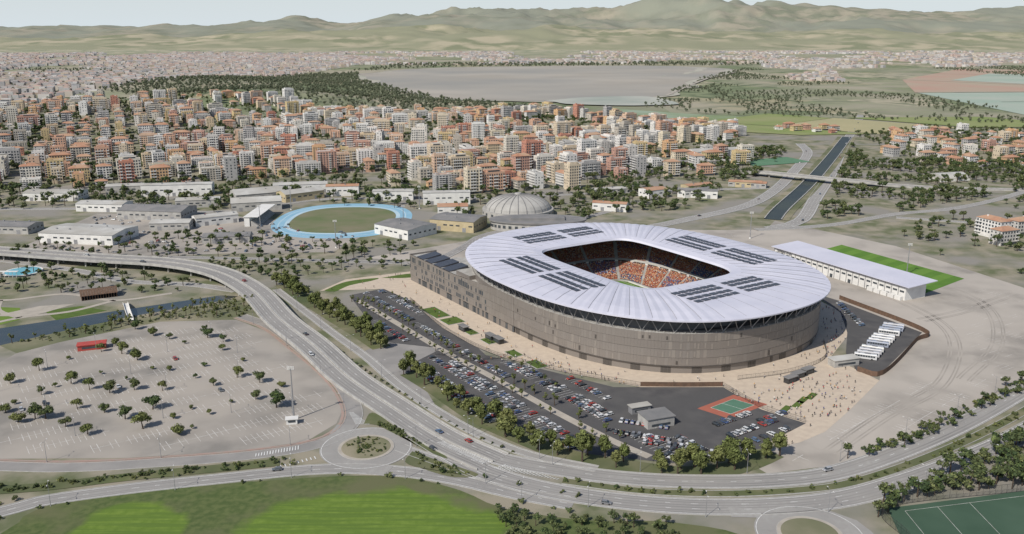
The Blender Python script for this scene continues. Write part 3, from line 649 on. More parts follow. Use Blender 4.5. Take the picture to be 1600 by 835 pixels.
# crowd (one object)
tv=np.array([(-.23,-.12,0),(.23,-.12,0),(.25,.14,0),(-.25,.14,0),(-.24,-.11,.58),(.24,-.11,.58),(.22,.11,.60),(-.22,.11,.60),(-.10,-.1,.62),(.10,-.1,.62),(.10,.1,.62),(-.10,.1,.62),(-.09,-.1,.88),(.09,-.1,.88),(.09,.1,.9),(-.09,.1,.9),(-.22,-.55,.02),(.22,-.55,.02),(.22,-.55,.2),(-.22,-.55,.2),(.22,-.1,.2),(-.22,-.1,.2)])
tf=[(0,1,5,4),(1,2,6,5),(2,3,7,6),(3,0,4,7),(4,5,6,7),(8,9,13,12),(9,10,14,13),(10,11,15,14),(11,8,12,15),(12,13,14,15),(16,17,18,19),(19,18,20,21)]
tm=[0]*5+[7,7,8,7,8]+[9,9]
pos=[]
for (s0,s1,z) in rows:
    if s0>.86: continue
    sm=(s0+s1)/2+ .004
    for i in range(NB):
        if i%10==0: continue
        a=bp(PH[i],sm);b=bp(PH[i+1],sm);ll=math.hypot(b[0]-a[0],b[1]-a[1]); n_=max(1,int(ll/.62))
        for k in range(n_):
            if R()<.74:
                t=(k+.5)/n_; pos.append((a[0]+(b[0]-a[0])*t,a[1]+(b[1]-a[1])*t,z+.38,math.atan2(b[1]-a[1],b[0]-a[0])+math.pi+U(-.3,.3),i//10,s0))
n=len(pos); P=np.array([q[:4] for q in pos]); c=np.cos(P[:,3])[:,None];s=np.sin(P[:,3])[:,None]
sc_=rng.uniform(.9,1.12,(n,1)); X=tv[:,0][None]*sc_;Y=tv[:,1][None]*sc_;Z=tv[:,2][None]*sc_
VX=P[:,0:1]+X*c-Y*s; VY=P[:,1:2]+X*s+Y*c; V=np.stack([VX,VY,P[:,2:3]+Z],-1).reshape(-1,3)
nv=len(tv); F_=(np.array(tf)[None]+(np.arange(n)*nv)[:,None,None]).reshape(-1,4)
base=np.array([random.choice((0,0,1,1,1,2,2,4,5,6,0,1,1)) if noise.noise(Vector((q[4]*.6,q[5]*5,9)))<.3 else random.choice((3,3,5,0,3,2,4)) for q in pos])
MI=np.where(np.array(tm)[None]==0,base[:,None],np.array(tm)[None]).reshape(-1)
me=bpy.data.meshes.new('spectator_crowd'); me.vertices.add(len(V)); me.vertices.foreach_set('co',V.ravel()); me.loops.add(F_.size); me.loops.foreach_set('vertex_index',F_.ravel()); me.polygons.add(len(F_)); me.polygons.foreach_set('loop_start',np.arange(0,F_.size,4)); 
for nm,cc in (('crowd_red',(.52,.11,.06)),('crowd_orange',(.66,.32,.15)),('crowd_peach',(.70,.50,.34)),('crowd_blue',(.08,.14,.36)),('crowd_white',(.68,.66,.62)),('crowd_navy',(.04,.05,.10)),('crowd_maroon',(.30,.08,.06)),('crowd_skin',(.48,.32,.22)),('crowd_hair',(.08,.05,.035)),('crowd_trousers',(.12,.12,.15))):
    me.materials.append(mat(nm,cc,tuple(x*.8 for x in cc),.6,.9))
me.polygons.foreach_set('material_index',MI.astype(np.int32)); me.update(calc_edges=True); me.validate()
inst('spectator_crowd',me,(0,0,0),0,1,ST)
# stadium pitch
mb=MB()
mb.quad((-60,-42,.1),(60,-42,.1),(60,42,.1),(-60,42,.1),2)
for i in range(14): x0=-52.5+i*7.5; mb.quad((x0,-35.5,.13),(x0+7.5,-35.5,.13),(x0+7.5,35.5,.13),(x0,35.5,.13),i%2)
def ln(x0,y0,x1,y1,w=.14):
    d=Vector((x1-x0,y1-y0,0)).normalized()*w; n=Vector((-d.y,d.x,0)); P=[Vector((x0,y0,0))-n-d,Vector((x1,y1,0))-n+d,Vector((x1,y1,0))+n+d,Vector((x0,y0,0))+n-d]; mb.add([(q.x,q.y,.16) for q in P],[(0,1,2,3)],3)
for a in ((-52.5,-34,52.5,-34),(-52.5,34,52.5,34),(-52.5,-34,-52.5,34),(52.5,-34,52.5,34),(0,-34,0,34)): ln(*a)
for sg in (-1,1):
    for dd,hw in ((16.5,20.2),(5.5,9.2)): ln(sg*52.5,-hw,sg*(52.5-dd),-hw);ln(sg*52.5,hw,sg*(52.5-dd),hw);ln(sg*(52.5-dd),-hw,sg*(52.5-dd),hw)
    for y in (-3.66,3.66): mb.tube((sg*52.5,y,.1),(sg*52.5,y,2.5),.08,3,5); mb.tube((sg*54.3,y,.1),(sg*52.5,y,2.5),.04,3,4)
    mb.tube((sg*52.5,-3.66,2.5),(sg*52.5,3.66,2.5),.08,3,5)
for i in range(40): a,b=6.2832*i/40,6.2832*(i+1)/40; ln(9.15*math.cos(a),9.15*math.sin(a),9.15*math.cos(b),9.15*math.sin(b))
for sg in (-1,1): mb.box(0,sg*37,.1,108,.25,1.0,0,4); mb.box(sg*55.5,0,.1,.25,70,1.0,0,4)
mb.obj('pitch',[g1,g2,M['lawn'],M['white'],M['cw']],ST)
# ---------------------------------------------------------------- vehicles
def wheel(mb,x,y,r,mi,w=.22):
    n=10; P=[];s=1 if y>0 else -1
    for yy in (y,y-s*w):
        for i in range(n): P.append((x+r*math.cos(6.2832*i/n),yy,r+r*math.sin(6.2832*i/n)))
    mb.add(P,[(i,(i+1)%n,n+(i+1)%n,n+i) for i in range(n)]+[tuple(range(n))],mi)
def car(name,L_,W_,H_,kind):
    mb=MB(); h=L_/2; w=W_/2; sh=H_*.60
    prof_={'hatch':[(-h,.35),(-h,.62),(-h+.15,sh*.88),(-h+1.1,sh),(h-.1,sh),(h,.6),(h-.05,.35)],'suv':[(-h,.4),(-h,.8),(-h+.12,sh*.92),(-h+1.0,sh),(h-.06,sh),(h,.7),(h,.4)],'sedan':[(-h,.35),(-h,.6),(-h+.2,sh*.86),(-h+1.25,sh),(h-.9,sh),(h-.08,sh*.92),(h,.6),(h-.05,.35)]}[kind]
    n=len(prof_); V=[]
    for yy,k in ((-w*.94,0),(-w,1),(w,1),(w*.94,0)):
        for x,z in prof_: V.append((x,yy,(z if not(k==1 and z>=sh*.86) else z-.10)))
    b=len(mb.v); mb.v+=V
    for k in range(3):
        for i in range(n-1): mb.f.append((b+k*n+i,b+k*n+i+1,b+(k+1)*n+i+1,b+(k+1)*n+i)); mb.m.append(0)
    mb.f.append(tuple(b+i for i in range(n))); mb.m.append(0); mb.f.append(tuple(b+3*n+i for i in reversed(range(n)))); mb.m.append(0)
    f0={'hatch':-h+1.0,'suv':-h+.95,'sedan':-h+1.15}[kind]; r0={'hatch':h-.12,'suv':h-.08,'sedan':h-.75}[kind]; f1=f0+.75; r1=r0-(.35 if kind!='sedan' else .7)
    B=[(f0,-w*.9,sh-.02),(r0,-w*.9,sh-.02),(r0,w*.9,sh-.02),(f0,w*.9,sh-.02),(f1,-w*.74,H_-.05),(r1,-w*.74,H_-.05),(r1,w*.74,H_-.05),(f1,w*.74,H_-.05)]
    mb.add(B,[(0,1,5,4),(1,2,6,5),(2,3,7,6),(3,0,4,7)],1)
    T=[(f1-.06,-w*.75,H_-.05),(r1+.06,-w*.75,H_-.05),(r1+.06,w*.75,H_-.05),(f1-.06,w*.75,H_-.05),(f1+.12,-w*.66,H_),(r1-.1,-w*.66,H_),(r1-.1,w*.66,H_),(f1+.12,w*.66,H_)]
    mb.add(T,[(0,1,5,4),(1,2,6,5),(2,3,7,6),(3,0,4,7),(4,5,6,7)],0)
    for s in (-1,1):
        mb.tube(((f1+r1)/2,s*w*.915,sh),((f1+r1)/2,s*w*.755,H_-.04),.05,0,4)
        for x in (-h+.85,h-.8): wheel(mb,x,s*w*1.01,.33,2)
        mb.box(-h-.005,s*w*.68,.58,.03,.32,.15,0,4); mb.box(h+.005,s*w*.7,.62,.03,.28,.2,0,3); mb.box(f0+.35,s*(w+.06),sh,.15,.16,.12,0,0)
    return mb.mesh(name,[M['paint'],M['glass'],M['tyre'],M['lampr'],M['lampw']])
CARS=[car('parked_car',4.1,1.78,1.48,'hatch'),car('parked_car',4.5,1.82,1.44,'sedan'),car('parked_car',4.4,1.86,1.66,'suv')]
def bus():
    mb=MB(); w,H_=1.27,3.2
    sec=[(-w,.35),(-w,2.9),(-w+.2,H_),(w-.2,H_),(w,2.9),(w,.35)]; V=[]
    for k,x in enumerate((-6,-5.85,5.85,6)):
        for j in range(6):
            y,z=sec[j]; q=.93 if k in (0,3) else 1; V.append((x,y*q,.35+(z-.35)*q))
    mb.v+=V
    for k in range(3):
        for j in range(5): mb.f.append((k*6+j,k*6+j+1,(k+1)*6+j+1,(k+1)*6+j)); mb.m.append(0)
    mb.f.append((0,1,2,3,4,5));mb.m.append(0);mb.f.append((23,22,21,20,19,18));mb.m.append(0)
    for s in (-1,1):
        for k in range(8): mb.box(-4.9+k*1.35,s*(w+.005),1.45,1.2,.03,1.05,0,1)
        for x in (-3.6,3.5): wheel(mb,x,s*(w+.02),.48,2,.3)
    mb.box(-6.02,0,1.3,.04,2.1,1.5,0,1); mb.box(6.02,0,1.6,.04,2.0,1.0,0,1); mb.box(1,0,H_,3,1.5,.25,0,3); mb.box(-3.5,0,H_,1,1,.12,0,3)
    return mb.mesh('coach_bus',[M['buspaint'],M['glass'],M['tyre'],M['steel']])
M['buspaint']=rmat('coach_paint',[(.62,.62,.62),(.5,.5,.52),(.66,.65,.62),(.30,.33,.40),(.6,.6,.58)],.35,0,0,.4)
BUS=bus()
AV=crom([(-106,583),(-73,534),(-37,480),(-7,439),(22,398),(46,367),(60,352)],5)
mk=MB()
for b in (-184,-173,-168,-157.5,-152,-137.5,-126.5,-121.5,-110.5):
    a=-150
    while a<190:
        a+=2.6; x,y=L2W(a,b)
        if not inpoly(x,y,LOT) or inpoly(x,y,PLZ): continue
        if any(not inpoly(x+dx,y+dy,LOT) for dx,dy in ((4,0),(-4,0),(0,4),(0,-4))): continue
        if any(inpoly(x+dx,y+dy,PLZ) for dx,dy in ((3,0),(-3,0),(0,3),(0,-3))): continue
        if pdist(x,y,AV)<6.2 or (48<x<128 and 372<y<432 and not(100<x and y<398)): continue
        if abs((a+300)%62)<3.5: continue
        x1,y1=L2W(a-1.3,b-2.5);x2,y2=L2W(a-1.3,b+2.5); d=Vector((CS,-SN,0))*.08
        mk.add([(x1-d.x,y1-d.y,.075),(x1+d.x,y1+d.y,.075),(x2+d.x,y2+d.y,.075),(x2-d.x,y2-d.y,.075)],[(0,1,2,3)],0)
        if R()<.66: inst('parked_car',random.choice(CARS),(x+U(-.2,.2),y+U(-.2,.2),.05),-1+math.pi/2+(math.pi if R()<.5 else 0)+U(-.04,.04))
for (x0,y0,ang,n_) in ((48,376,-.35,14),(52,388,-.35,9),(60,366,-.35,16),(74,358,-.3,14),(100,372,.6,12),(108,366,.6,10),(96,384,.6,9),(118,388,.6,7)):
    for k in range(n_):
        x=x0+k*2.7*math.cos(ang);y=y0+k*2.7*math.sin(ang)
        if inpoly(x,y,LOT) and R()<.7: inst('parked_car',random.choice(CARS),(x,y,.05),ang+math.pi/2+(math.pi if R()<.5 else 0))
mk.obj('parking_bay_marking',[M['white']])
road('carpark_avenue',[(-106,583),(-73,534),(-37,480),(-7,439),(22,398),(46,367),(60,352)],4.5,.10,m='path',edge=False,dash=(),kerb=False)
for o_ in (-4,4):
    for a in off(crom([(-106,583),(-73,534),(-37,480),(-7,439),(22,398),(46,367)],8),o_): 
        if R()<.88: put('young_tree',T_small,[(a.x+U(-.6,.6),a.y+U(-.6,.6))],.7,1.25)
for b,a0,a1 in ((-170.5,40,160),(-124,-110,90)):
    a=a0
    while a<a1:
        x,y=L2W(a,b); a+=11
        if inpoly(x,y,LOT) and not inpoly(x,y,PLZ): put('young_tree',T_small,[(x,y)],.7,1.0)
def drive(p,o_,flip,gap,z=.12):
    q=off(p,o_); i=3
    while i<len(q)-3:
        d=q[i+1]-q[i]; inst('car',random.choice(CARS),(q[i].x,q[i].y,q[i].z+z),math.atan2(d.y,d.x)+(math.pi if flip else 0)); i+=int(U(gap*.5,gap*1.5))
drive(PMAIN,2.8,0,26,.17);drive(PMAIN,-6.5,1,30,.17);drive(PUP,2.5,0,24);drive(PLO,-3.4,1,24,.13);drive(PRA,2,1,7,.3);drive(PRB,-2,0,7,.3);drive(PLR,2,0,30)
for x,y in ((-205,430),(-232,408),(-240,401),(-150,425),(-190,470)): inst('parked_car',random.choice(CARS),(x,y,.04),.62+1.57)
for P_,n_ in (([(-415,725),(-330,705),(-240,720),(-150,725),(-135,795),(-300,875),(-415,875)],110),([(-30,705),(50,725),(100,785),(90,820),(20,795)],40)):
    for x,y in scatter(P_,n_,5,lambda x,y: (abs(x+375)<40 and abs(y-768)<26) or (abs(x+352)<36 and abs(y-865)<20) or (abs(x+318)<22 and abs(y-812)<14) or noise.noise(Vector((x*.03,y*.03,1)))<.0): inst('parked_car',random.choice(CARS),(x,y,.03),random.choice((0,1.57))+U(-.1,.1))
for i in range(14):
    t=i/13
    if i in (4,9): continue
    inst('coach_bus',BUS,(238-t*38+U(-.5,.5),524-t*53,.1),-.42+U(-.04,.04))
for i in range(12): inst('parked_car',random.choice(CARS),(222-i*.2,575-i*4.2,.1),.35)
# people
def person(name,pose):
    me=bpy.data.meshes.new(name); st=.22 if pose==1 else .06
    V=[(0,0,.95),(0,.0,1.15),(0,0,1.40),(0,0,1.52),(0,-.01,1.66),(-.09,0,.90),(-.10,-st*.4,.50),(-.10,st*.9,.07),(-.10,st*.9-.14,.03),(.09,0,.90),(.10,st*.7,.5),(.10,-st,.07),(.10,-st-.14,.03),(-.19,0,1.40),(-.25,st*.5,1.12),(-.25,-.05-st*.4,.86),(.19,0,1.40),(.25,-st*.5,1.12),(.24,-.1+st*.3,.88)]
    if pose==2: V[17]=(.26,-.12,1.14);V[18]=(.14,-.34,1.25)
    E=[(0,1),(1,2),(2,3),(3,4),(0,5),(5,6),(6,7),(7,8),(0,9),(9,10),(10,11),(11,12),(2,13),(13,14),(14,15),(2,16),(16,17),(17,18)]
    me.from_pydata(V,E,[]); o=bpy.data.objects.new(name,me); COL.objects.link(o)
    sm=o.modifiers.new('s','SKIN'); r=[.14,.13,.15,.055,.105,.085,.062,.042,.04,.085,.062,.042,.04,.06,.045,.035,.06,.045,.035]
    for i,x in enumerate(me.skin_vertices[0].data): x.radius=(r[i],r[i]*.85); x.use_root=(i==0)
    dg=bpy.context.evaluated_depsgraph_get(); m2=bpy.data.meshes.new_from_object(o.evaluated_get(dg)); bpy.data.objects.remove(o); m2.materials.clear()
    for k in ('pants','shirt','skin','hair'): m2.materials.append(M[k])
    for p_ in m2.polygons:
        c_=p_.center; z=c_.z; p_.material_index=0 if (z<.95 and abs(c_.x)<.2) else 1 if z<1.46 and not(abs(c_.x)>.2 and z<1.0) else 3 if (z>1.7 or (z>1.58 and c_.y>.03)) else 2
        p_.use_smooth=True
    m2.name=name; return m2
PEO=[person('pedestrian',k) for k in (0,1,2)]
def people(P,n):
    for x,y in scatter(P,n,1.0,lambda x,y:(abs((W2L(x,y)[0]-3)/123)**2.4+abs(W2L(x,y)[1]/99)**2.4)<1 or (-142<W2L(x,y)[0]<0 and -99<W2L(x,y)[1]<0)):
        inst('pedestrian',random.choice(PEO),(x,y,.07),U(0,6.28),U(.95,1.08))
people(PLZ,190); people([(110,425),(122,402),(139,386),(150,385),(166,402),(185,432),(180,450),(150,440)],110); people([(-15,470),(28,445),(67,428),(60,440),(0,480)],60); people([(180,472),(204,510),(218,554),(212,575),(195,530),(170,480)],60)
def lrect(name,a0,a1,b0,b1,m,z=.1):
    mb=MB(); cx,cy=L2W((a0+a1)/2,(b0+b1)/2); mb.box(cx,cy,0,a1-a0,b1-b0,z,-1,0); return mb.obj(name,[m])
for a0,a1,b0,b1 in ((-70,-48,-122,-112),(-44,-32,-122,-110),(-18,-8,-120,-114),(2,12,-119,-112),(28,38,-118,-112),(48,60,-117,-110)):
    lrect('planting_bed',a0-.4,a1+.4,b0-.4,b1+.4,M['kerb'],.3); lrect('lawn',a0,a1,b0,b1,M['lawn'],.38)
    for k in range(5): put('bush',T_bush,[L2W(U(a0,a1),U(b0,b1))],.5,.9)
sheet('lawn',[(-134,607),(-122,630),(-100,640),(-104,632),(-118,620),(-126,604)],.1,M['lawn'],4)
sheet('lawn',[(-98,640),(-78,652),(-62,648),(-80,640)],.1,M['lawn'],4)
for c_ in ((142,408),(146,413),(152,418),(134,402)): 
    mb=MB(); mb.box(c_[0],c_[1],0,9,3.2,.3,.9,0); mb.obj('lawn',[M['lawn']])
def fence(name,pts,h=2.4,m='blk',step=2.5,solid=False):
    p=crom(pts,step); mb=MB(); wallstrip(mb,p,.06,.1,.25,0); wallstrip(mb,p,.06,h-.1,h,0)
    if solid: wallstrip(mb,p,.12,.1,h-.1,0)
    for a in p: mb.tube((a.x,a.y,0),(a.x,a.y,h),.06,0,4)
    if not solid:
        for a,b in zip(p,p[1:]):
            for k in range(1,7): q=a.lerp(b,k/7); mb.tube((q.x,q.y,.1),(q.x,q.y,h),.025,0,3)
    mb.obj(name,[M[m]])
fence('metal_fence',[(-70,583),(-44,526),(-23,493),(-4,472),(28,451),(67,431)]); fence('metal_fence',[(110,431),(123,403),(139,387)]); fence('timber_fence',[(67,431),(90,430.5),(110,431)],2.6,'brown',solid=True)
fence('timber_fence',[(226,586),(253,517),(240,498),(200,447),(188,452)],3.0,'brown',solid=True)
fence('metal_fence',[(120,440),(150,450),(176,470),(186,500)],2.4)
fence('metal_fence',[(-44,478),(-20,470),(-4,472)],2.4)
def kiosk(x,y,w,d,h,rz,wall='blk',roof='dkroof',name='ticket_kiosk'):
    mb=MB(); mb.box(0,0,0,w,d,h,0,0); mb.box(0,0,h,w+1,d+1,.3,0,1); mb.box(0,-d/2-.03,1,w*.7,.06,1.2,0,2); mb.box(w*.35,d/2+.03,0,1,.06,2.1,0,2); mb.obj(name,[M[wall],M[roof],M['glass']],None,(x,y,.07),rz)
for x,y in ((147,437),(153,443),(160,449),(-13,504),(-8,498),(-30,520)): kiosk(x,y,7,3.2,3,.6 if x>0 else -1)
kiosk(184,462,16,6,4,.3,'conc','shroof','gatehouse'); kiosk(68,386,14,10,4.8,.35,'conc','dkroof','utility_building'); kiosk(62,399,10,4,3.5,.35,'steel','shroof','utility_building'); kiosk(-245,488,15,6,3.2,.35,'red','red','red_kiosk'); kiosk(-104,386,5,3,2.6,.2,'cw','cw','switch_cabinet')
# court
mb=MB(); CQ=[(91,403),(113,420),(127,408),(104,391)]
mb.add([(x,y,.09) for x,y in CQ],[(0,1,2,3)],0)
cc=(109,405.5); q=[lerp2(cc,p_,.62) for p_ in CQ]; mb.add([(x,y,.12) for x,y in q],[(0,1,2,3)],1)
for a,b in ((0,1),(1,2),(2,3),(3,0)):
    wallstrip(mb,[Vector((*q[a],0)),Vector((*q[b],0))],.15,.1,.14,2)
m1=lerp2(q[0],q[1],.5);m2=lerp2(q[2],q[3],.5); wallstrip(mb,[Vector((*m1,0)),Vector((*m2,0))],.15,.1,.14,2)
mb.obj('basketball_court',[mat('court_red',(.38,.13,.09),(.34,.12,.085),.2,.8),mat('court_green',(.10,.20,.14),(.09,.18,.125),.2,.8),M['white']])
def lampmesh():
    mb=MB(); mb.tube((0,0,0),(0,0,9.5),.13,0,6,.07); mb.tube((0,0,9.4),(0,1.8,9.9),.05,0,4); mb.tube((0,0,9.4),(0,-1.8,9.9),.05,0,4)
    for s in (-1,1): mb.box(0,s*2.1,9.85,.3,.8,.12,0,1)
    mb.cyl(0,0,0,.4,.25,.2,8,0); return mb.mesh('street_lamp',[M['steel'],M['cw']])
LM=lampmesh()
for p_,o_,g in ((PLO,-7.5,7),(PUP,7,7),(PLR,-5.5,7),(PFR,-3.8,7),(PPE,5,8)):
    q=off(p_,o_)
    for i in range(2,len(q),g): d=q[min(i+1,len(q)-1)]-q[i-1]; inst('street_lamp',LM,(q[i].x,q[i].y,0),math.atan2(d.y,d.x))
for x,y in scatter(CIN,16,28): inst('street_lamp',LM,(x,y,0),.6)
def mast(x,y,h,rz=0):
    mb=MB(); mb.tube((0,0,0),(0,0,h),.45,0,8,.22); mb.cyl(0,0,0,1,.9,.8,10,1)
    mb.box(0,0,h-1.5,3.4,.3,.2,0,0);mb.box(0,0,h-.4,3.4,.3,.2,0,0);mb.box(0,0,h-1.1,.3,3.4,.2,0,0)
    for k in range(5): mb.box(-1.4+k*.7,-.35,h-1.3,.5,.3,.6,0,1); mb.box(-1.4+k*.7,-.35,h-.3,.5,.3,.6,0,1)
    mb.obj('floodlight_mast',[M['steel'],M['cw']],None,(x,y,0),rz)
mast(-104,390,27); 
for x,y in ((-232,800),(-228,900),(-100,800),(-96,905),(212,770),(300,650),(-150,735)): mast(x,y,24)
# ---------------------------------------------------------------- specific buildings
def shed(x,y,w,d,h,rz,wall='cw',roof='shroof',rh=1.8,name='warehouse',win=True):
    mb=MB(); mb.box(0,0,0,w,d,h,0,0)
    P=[(-w/2-.4,-d/2-.5,h),(w/2+.4,-d/2-.5,h),(w/2+.4,0,h+rh),(-w/2-.4,0,h+rh),(w/2+.4,d/2+.5,h),(-w/2-.4,d/2+.5,h)]
    mb.add(P,[(0,1,2,3),(3,2,4,5)],1); mb.add([(-w/2,-d/2,h),(-w/2,d/2,h),(-w/2,0,h+rh-.1),(w/2,-d/2,h),(w/2,d/2,h),(w/2,0,h+rh-.1)],[(0,1,2),(3,5,4)],0)
    n=int(w/6)
    for i in range(n):
        xx=-w/2+(i+.5)*w/n
        for s in (-1,1):
            if i%4==1: mb.box(xx,s*(d/2+.03),0,3.5,.08,min(4,h-.8),0,3)
            elif win: mb.box(xx,s*(d/2+.03),h*.5,w/n*.6,.08,1.3,0,2)
        if i%2: mb.box(xx,U(-.25,.25)*d,h+rh*.6,1.2,1.2,1.0,0,3)
    for i in range(int(d/6)): mb.box(w/2+.03,-d/2+(i+.5)*6,h*.45,.08,2.5,1.4,0,2); mb.box(-w/2-.03,-d/2+(i+.5)*6,h*.45,.08,2.5,1.4,0,2)
    return mb.obj(name,[M[wall],M[roof],M['glass'],M['steel']],None,(x,y,0),rz)
shed(-375,768,70,40,9,-.16); shed(-352,865,66,34,9,-.12,'conc','dkroof',3); shed(-318,812,36,20,7,.1,'conc','shroof'); shed(-97,790,44,36,9,-.7,'cw','dkroof'); shed(-50,815,44,34,10,-.35,'ochre','dkroof')
shed(-375,985,76,16,13,.15,'cw','shroof',1,'long_building'); shed(-282,965,50,34,8,.5,'conc','shroof',4); shed(-242,1005,60,20,10,.2,'cw'); shed(-285,835,40,16,8,.55,'cw'); shed(-265,905,50,22,9,.3,'conc','shroof',4); shed(-232,960,46,22,9,.7,'ochre','shroof',3); shed(-60,880,30,18,9,.1,'cw','terra',2,'clubhouse'); shed(-420,900,50,22,8,-.1,'cw'); shed(-460,800,44,24,7,-.1,'conc','dkroof'); shed(-130,960,44,16,10,.05,'cw','shroof',1)
shed(-330,920,44,18,8,.2,'conc'); shed(-190,985,36,14,11,.1,'cw','terra'); shed(-500,960,60,24,9,0,'cw'); shed(-440,1000,40,18,9,.2,'conc'); shed(-70,935,50,14,13,.1,'cw','shroof',1,'long_building'); shed(-250,760,40,18,6,.15,'conc','dkroof')
for i in range(18):
    x,y=random.choice(((U(100,300),U(880,1060)),(U(150,330),U(1060,1250)))); 
    if pdist(x,y,PRA)>30 and pdist(x,y,PRB)>30 and pdist(x,y,RC)>30: shed(x,y,U(22,46),U(12,20),U(5,9),U(-.6,.6),random.choice(('cw','ochre','conc')),random.choice(('shroof','terra','dkroof')),1.5,'low_building')
shed(300,1290,90,34,11,.3,'cw','shroof',3,'sports_hall'); shed(620,905,40,16,7,-.4,'cw','terra',2,'low_building')
sheet('sports_court',[(330,1200),(420,1240),(400,1290),(315,1250)],.5,mat('court_green_far',(.10,.20,.12),(.12,.22,.14),.05,.9))
mb=MB(); mb.box(0,0,0,44,26,2,0,0); V=[]
for k in range(13):
    a=math.pi*k/12
    for x in (-20,20): V.append((x,12*math.cos(a),2+7*math.sin(a)))
mb.add(V,[(2*k,2*k+1,2*k+3,2*k+2) for k in range(12)]+[tuple(range(0,26,2)),tuple(range(1,26,2))],1); mb.obj('vaulted_hall',[M['cw'],M['shroof']],None,(540,1090,0),.3)
mb=MB(); LB=128; 
mb.box(0,0,0,LB,20,9,0,0); mb.add([(-LB/2-2,-12,10.6),(LB/2+4,-12,10.6),(LB/2+4,16,12.2),(-LB/2-2,16,12.2),(-LB/2-2,-12,10.1),(LB/2+4,-12,10.1),(LB/2+4,16,11.7),(-LB/2-2,16,11.7)],[(0,1,2,3),(0,4,5,1),(1,5,6,2),(2,6,7,3),(3,7,4,0),(4,7,6,5)],1)
for i in range(22):
    xx=-LB/2+(i+.5)*LB/22
    mb.box(xx-2.9,-10.2,0,.35,.4,10.2,0,3); mb.box(xx,-10.05,5.3,3.6,.1,1.3,0,2)
    if i%3==1: mb.box(xx,-10.05,0,2.6,.1,2.8,0,2)
    mb.box(xx-2.9,14,0,.35,.35,11.6,0,3)
for k in range(7): mb.box(0,10.3+k*.55,0,LB*.9,.6,3.5-k*.45,0,3)
for i in range(5): mb.box(LB/2-4-i*6,-11.6,0,5,2.2,2.6,0,0)
ws=mb.obj('white_grandstand',[M['cw'],M['roofw'],M['glass'],M['steel']],None,(250,644,0),math.atan2(-113,56))
fc=bpy.data.curves.new('sign_lettering','FONT'); fc.body='Sardegna Arena'; fc.size=2.6; fc.extrude=.03; fo=bpy.data.objects.new('sign_lettering',fc); fc.materials.append(M['blk']); fo.rotation_euler=(math.pi/2,0,0); fo.location=(-LB/2+3,-10.2,7.1); link(fo,ws)
tr=empty('athletics_track')
mb=MB(); n=80
def oval(rx,ry,z,mi,nn=2.5):
    mb.add([(-165+rad(6.2832*i/n,rx,ry,nn)*math.cos(6.2832*i/n),852+rad(6.2832*i/n,rx,ry,nn)*math.sin(6.2832*i/n),z) for i in range(n)],[tuple(range(n))],mi)
oval(66,82,.05,0,2.4);oval(60,74,.1,2);oval(58.8,72.8,.14,0);oval(54,66,.18,2);oval(50,61,.22,1)
mb.obj('track_surface',[M['blue'],mat('infield_grass',(.13,.16,.075),(.20,.185,.12),.03,.95),M['blue2']],tr)
mb=MB()
for k in range(8): mb.box(-240-k*.9,850,0,.9,60,1+k*.6,.0,0)
mb.box(-250,850,0,5,62,9,0,1); mb.box(-246,850,9.2,14,64,.3,0,1); mb.obj('grandstand',[M['conc'],M['cw']])
mb=MB(); n=48; cx,cy=6,880; Rr=33
mb.cyl(cx,cy,0,6,Rr+3,Rr+3,n,1)
for j in range(8):
    t0,t1=j/8*math.pi/2,(j+1)/8*math.pi/2
    for i in range(n):
        a,b=6.2832*i/n,6.2832*(i+1)/n
        f=lambda t,q:(cx+Rr*math.cos(t)*math.cos(q),cy+Rr*math.cos(t)*math.sin(q),6+14*math.sin(t))
        if j<7: mb.quad(f(t0,a),f(t0,b),f(t1,b),f(t1,a),0)
        else: mb.add([f(t0,a),f(t0,b),(cx,cy,20)],[(0,1,2)],0)
        if i%2==0: mb.tube(f(t0,a),f(t1,a),.5,2,4)
mb.cyl(cx,cy,19,21.5,4,3,16,1)
for i in range(24): a=6.2832*i/24; mb.box(cx+(Rr+3.1)*math.cos(a),cy+(Rr+3.1)*math.sin(a),2,3,.1,2.2,a+1.5708,3)
mb.obj('domed_arena',[M['domeg'],M['conc'],M['dkroof'],M['glass']])
mb=MB(); pts=[(24+44*math.cos(a),812+20*math.sin(a)) for a in [6.2832*i/40 for i in range(40)]]
mb.prism(pts,0,8,0,0); mb.prism([(24+(x-24)*1.04,812+(y-812)*1.06) for x,y in pts],8,9.2,1,1); 
for i in range(0,40): 
    a=6.2832*i/40; mb.box(24+44.2*math.cos(a),812+20.2*math.sin(a),3,2.6,.2,2.5,math.atan2(20*math.cos(a),-44*math.sin(a)),2)
mb.box(24,812,9.2,50,16,2,0,1); mb.obj('sports_arena_hall',[M['conc'],M['dkroof'],M['glass']])
for P,m in (([(-360,560),(-344,568),(-329,566),(-316,541),(-330,520),(-372,520)],'fieldb'),([(-310,560),(-290,570),(-268,560),(-292,540)],'lawn')): sheet('lawn',P,.06,M[m])
mb=MB()
for pp in ([(-400,600),(-352,583),(-315,598),(-273,583),(-240,600)],[(-340,520),(-318,545),(-292,558),(-273,583)],[(-352,583),(-340,560),(-318,545)]): strip(mb,crom(pp,6),4,.09,0)
mb.obj('park_path',[M['path']])
sheet('park_plaza',[(-338,548),(-318,570),(-296,575),(-312,548)],.1,M['path'])
mb=MB(); 
for k in range(14): 
    xx=-11+k*1.7; mb.box(xx,0,0,.4,12,4,0,0); mb.add([(xx-.8,-7,3.4),(xx+.8,-7,3.4),(xx+.8,0,6.5),(xx-.8,0,6.5),(xx+.8,7,3.4),(xx-.8,7,3.4)],[(0,1,2,3),(3,2,4,5)],0)
mb.obj('timber_pavilion',[M['brown']],None,(-288,592,0),.5)
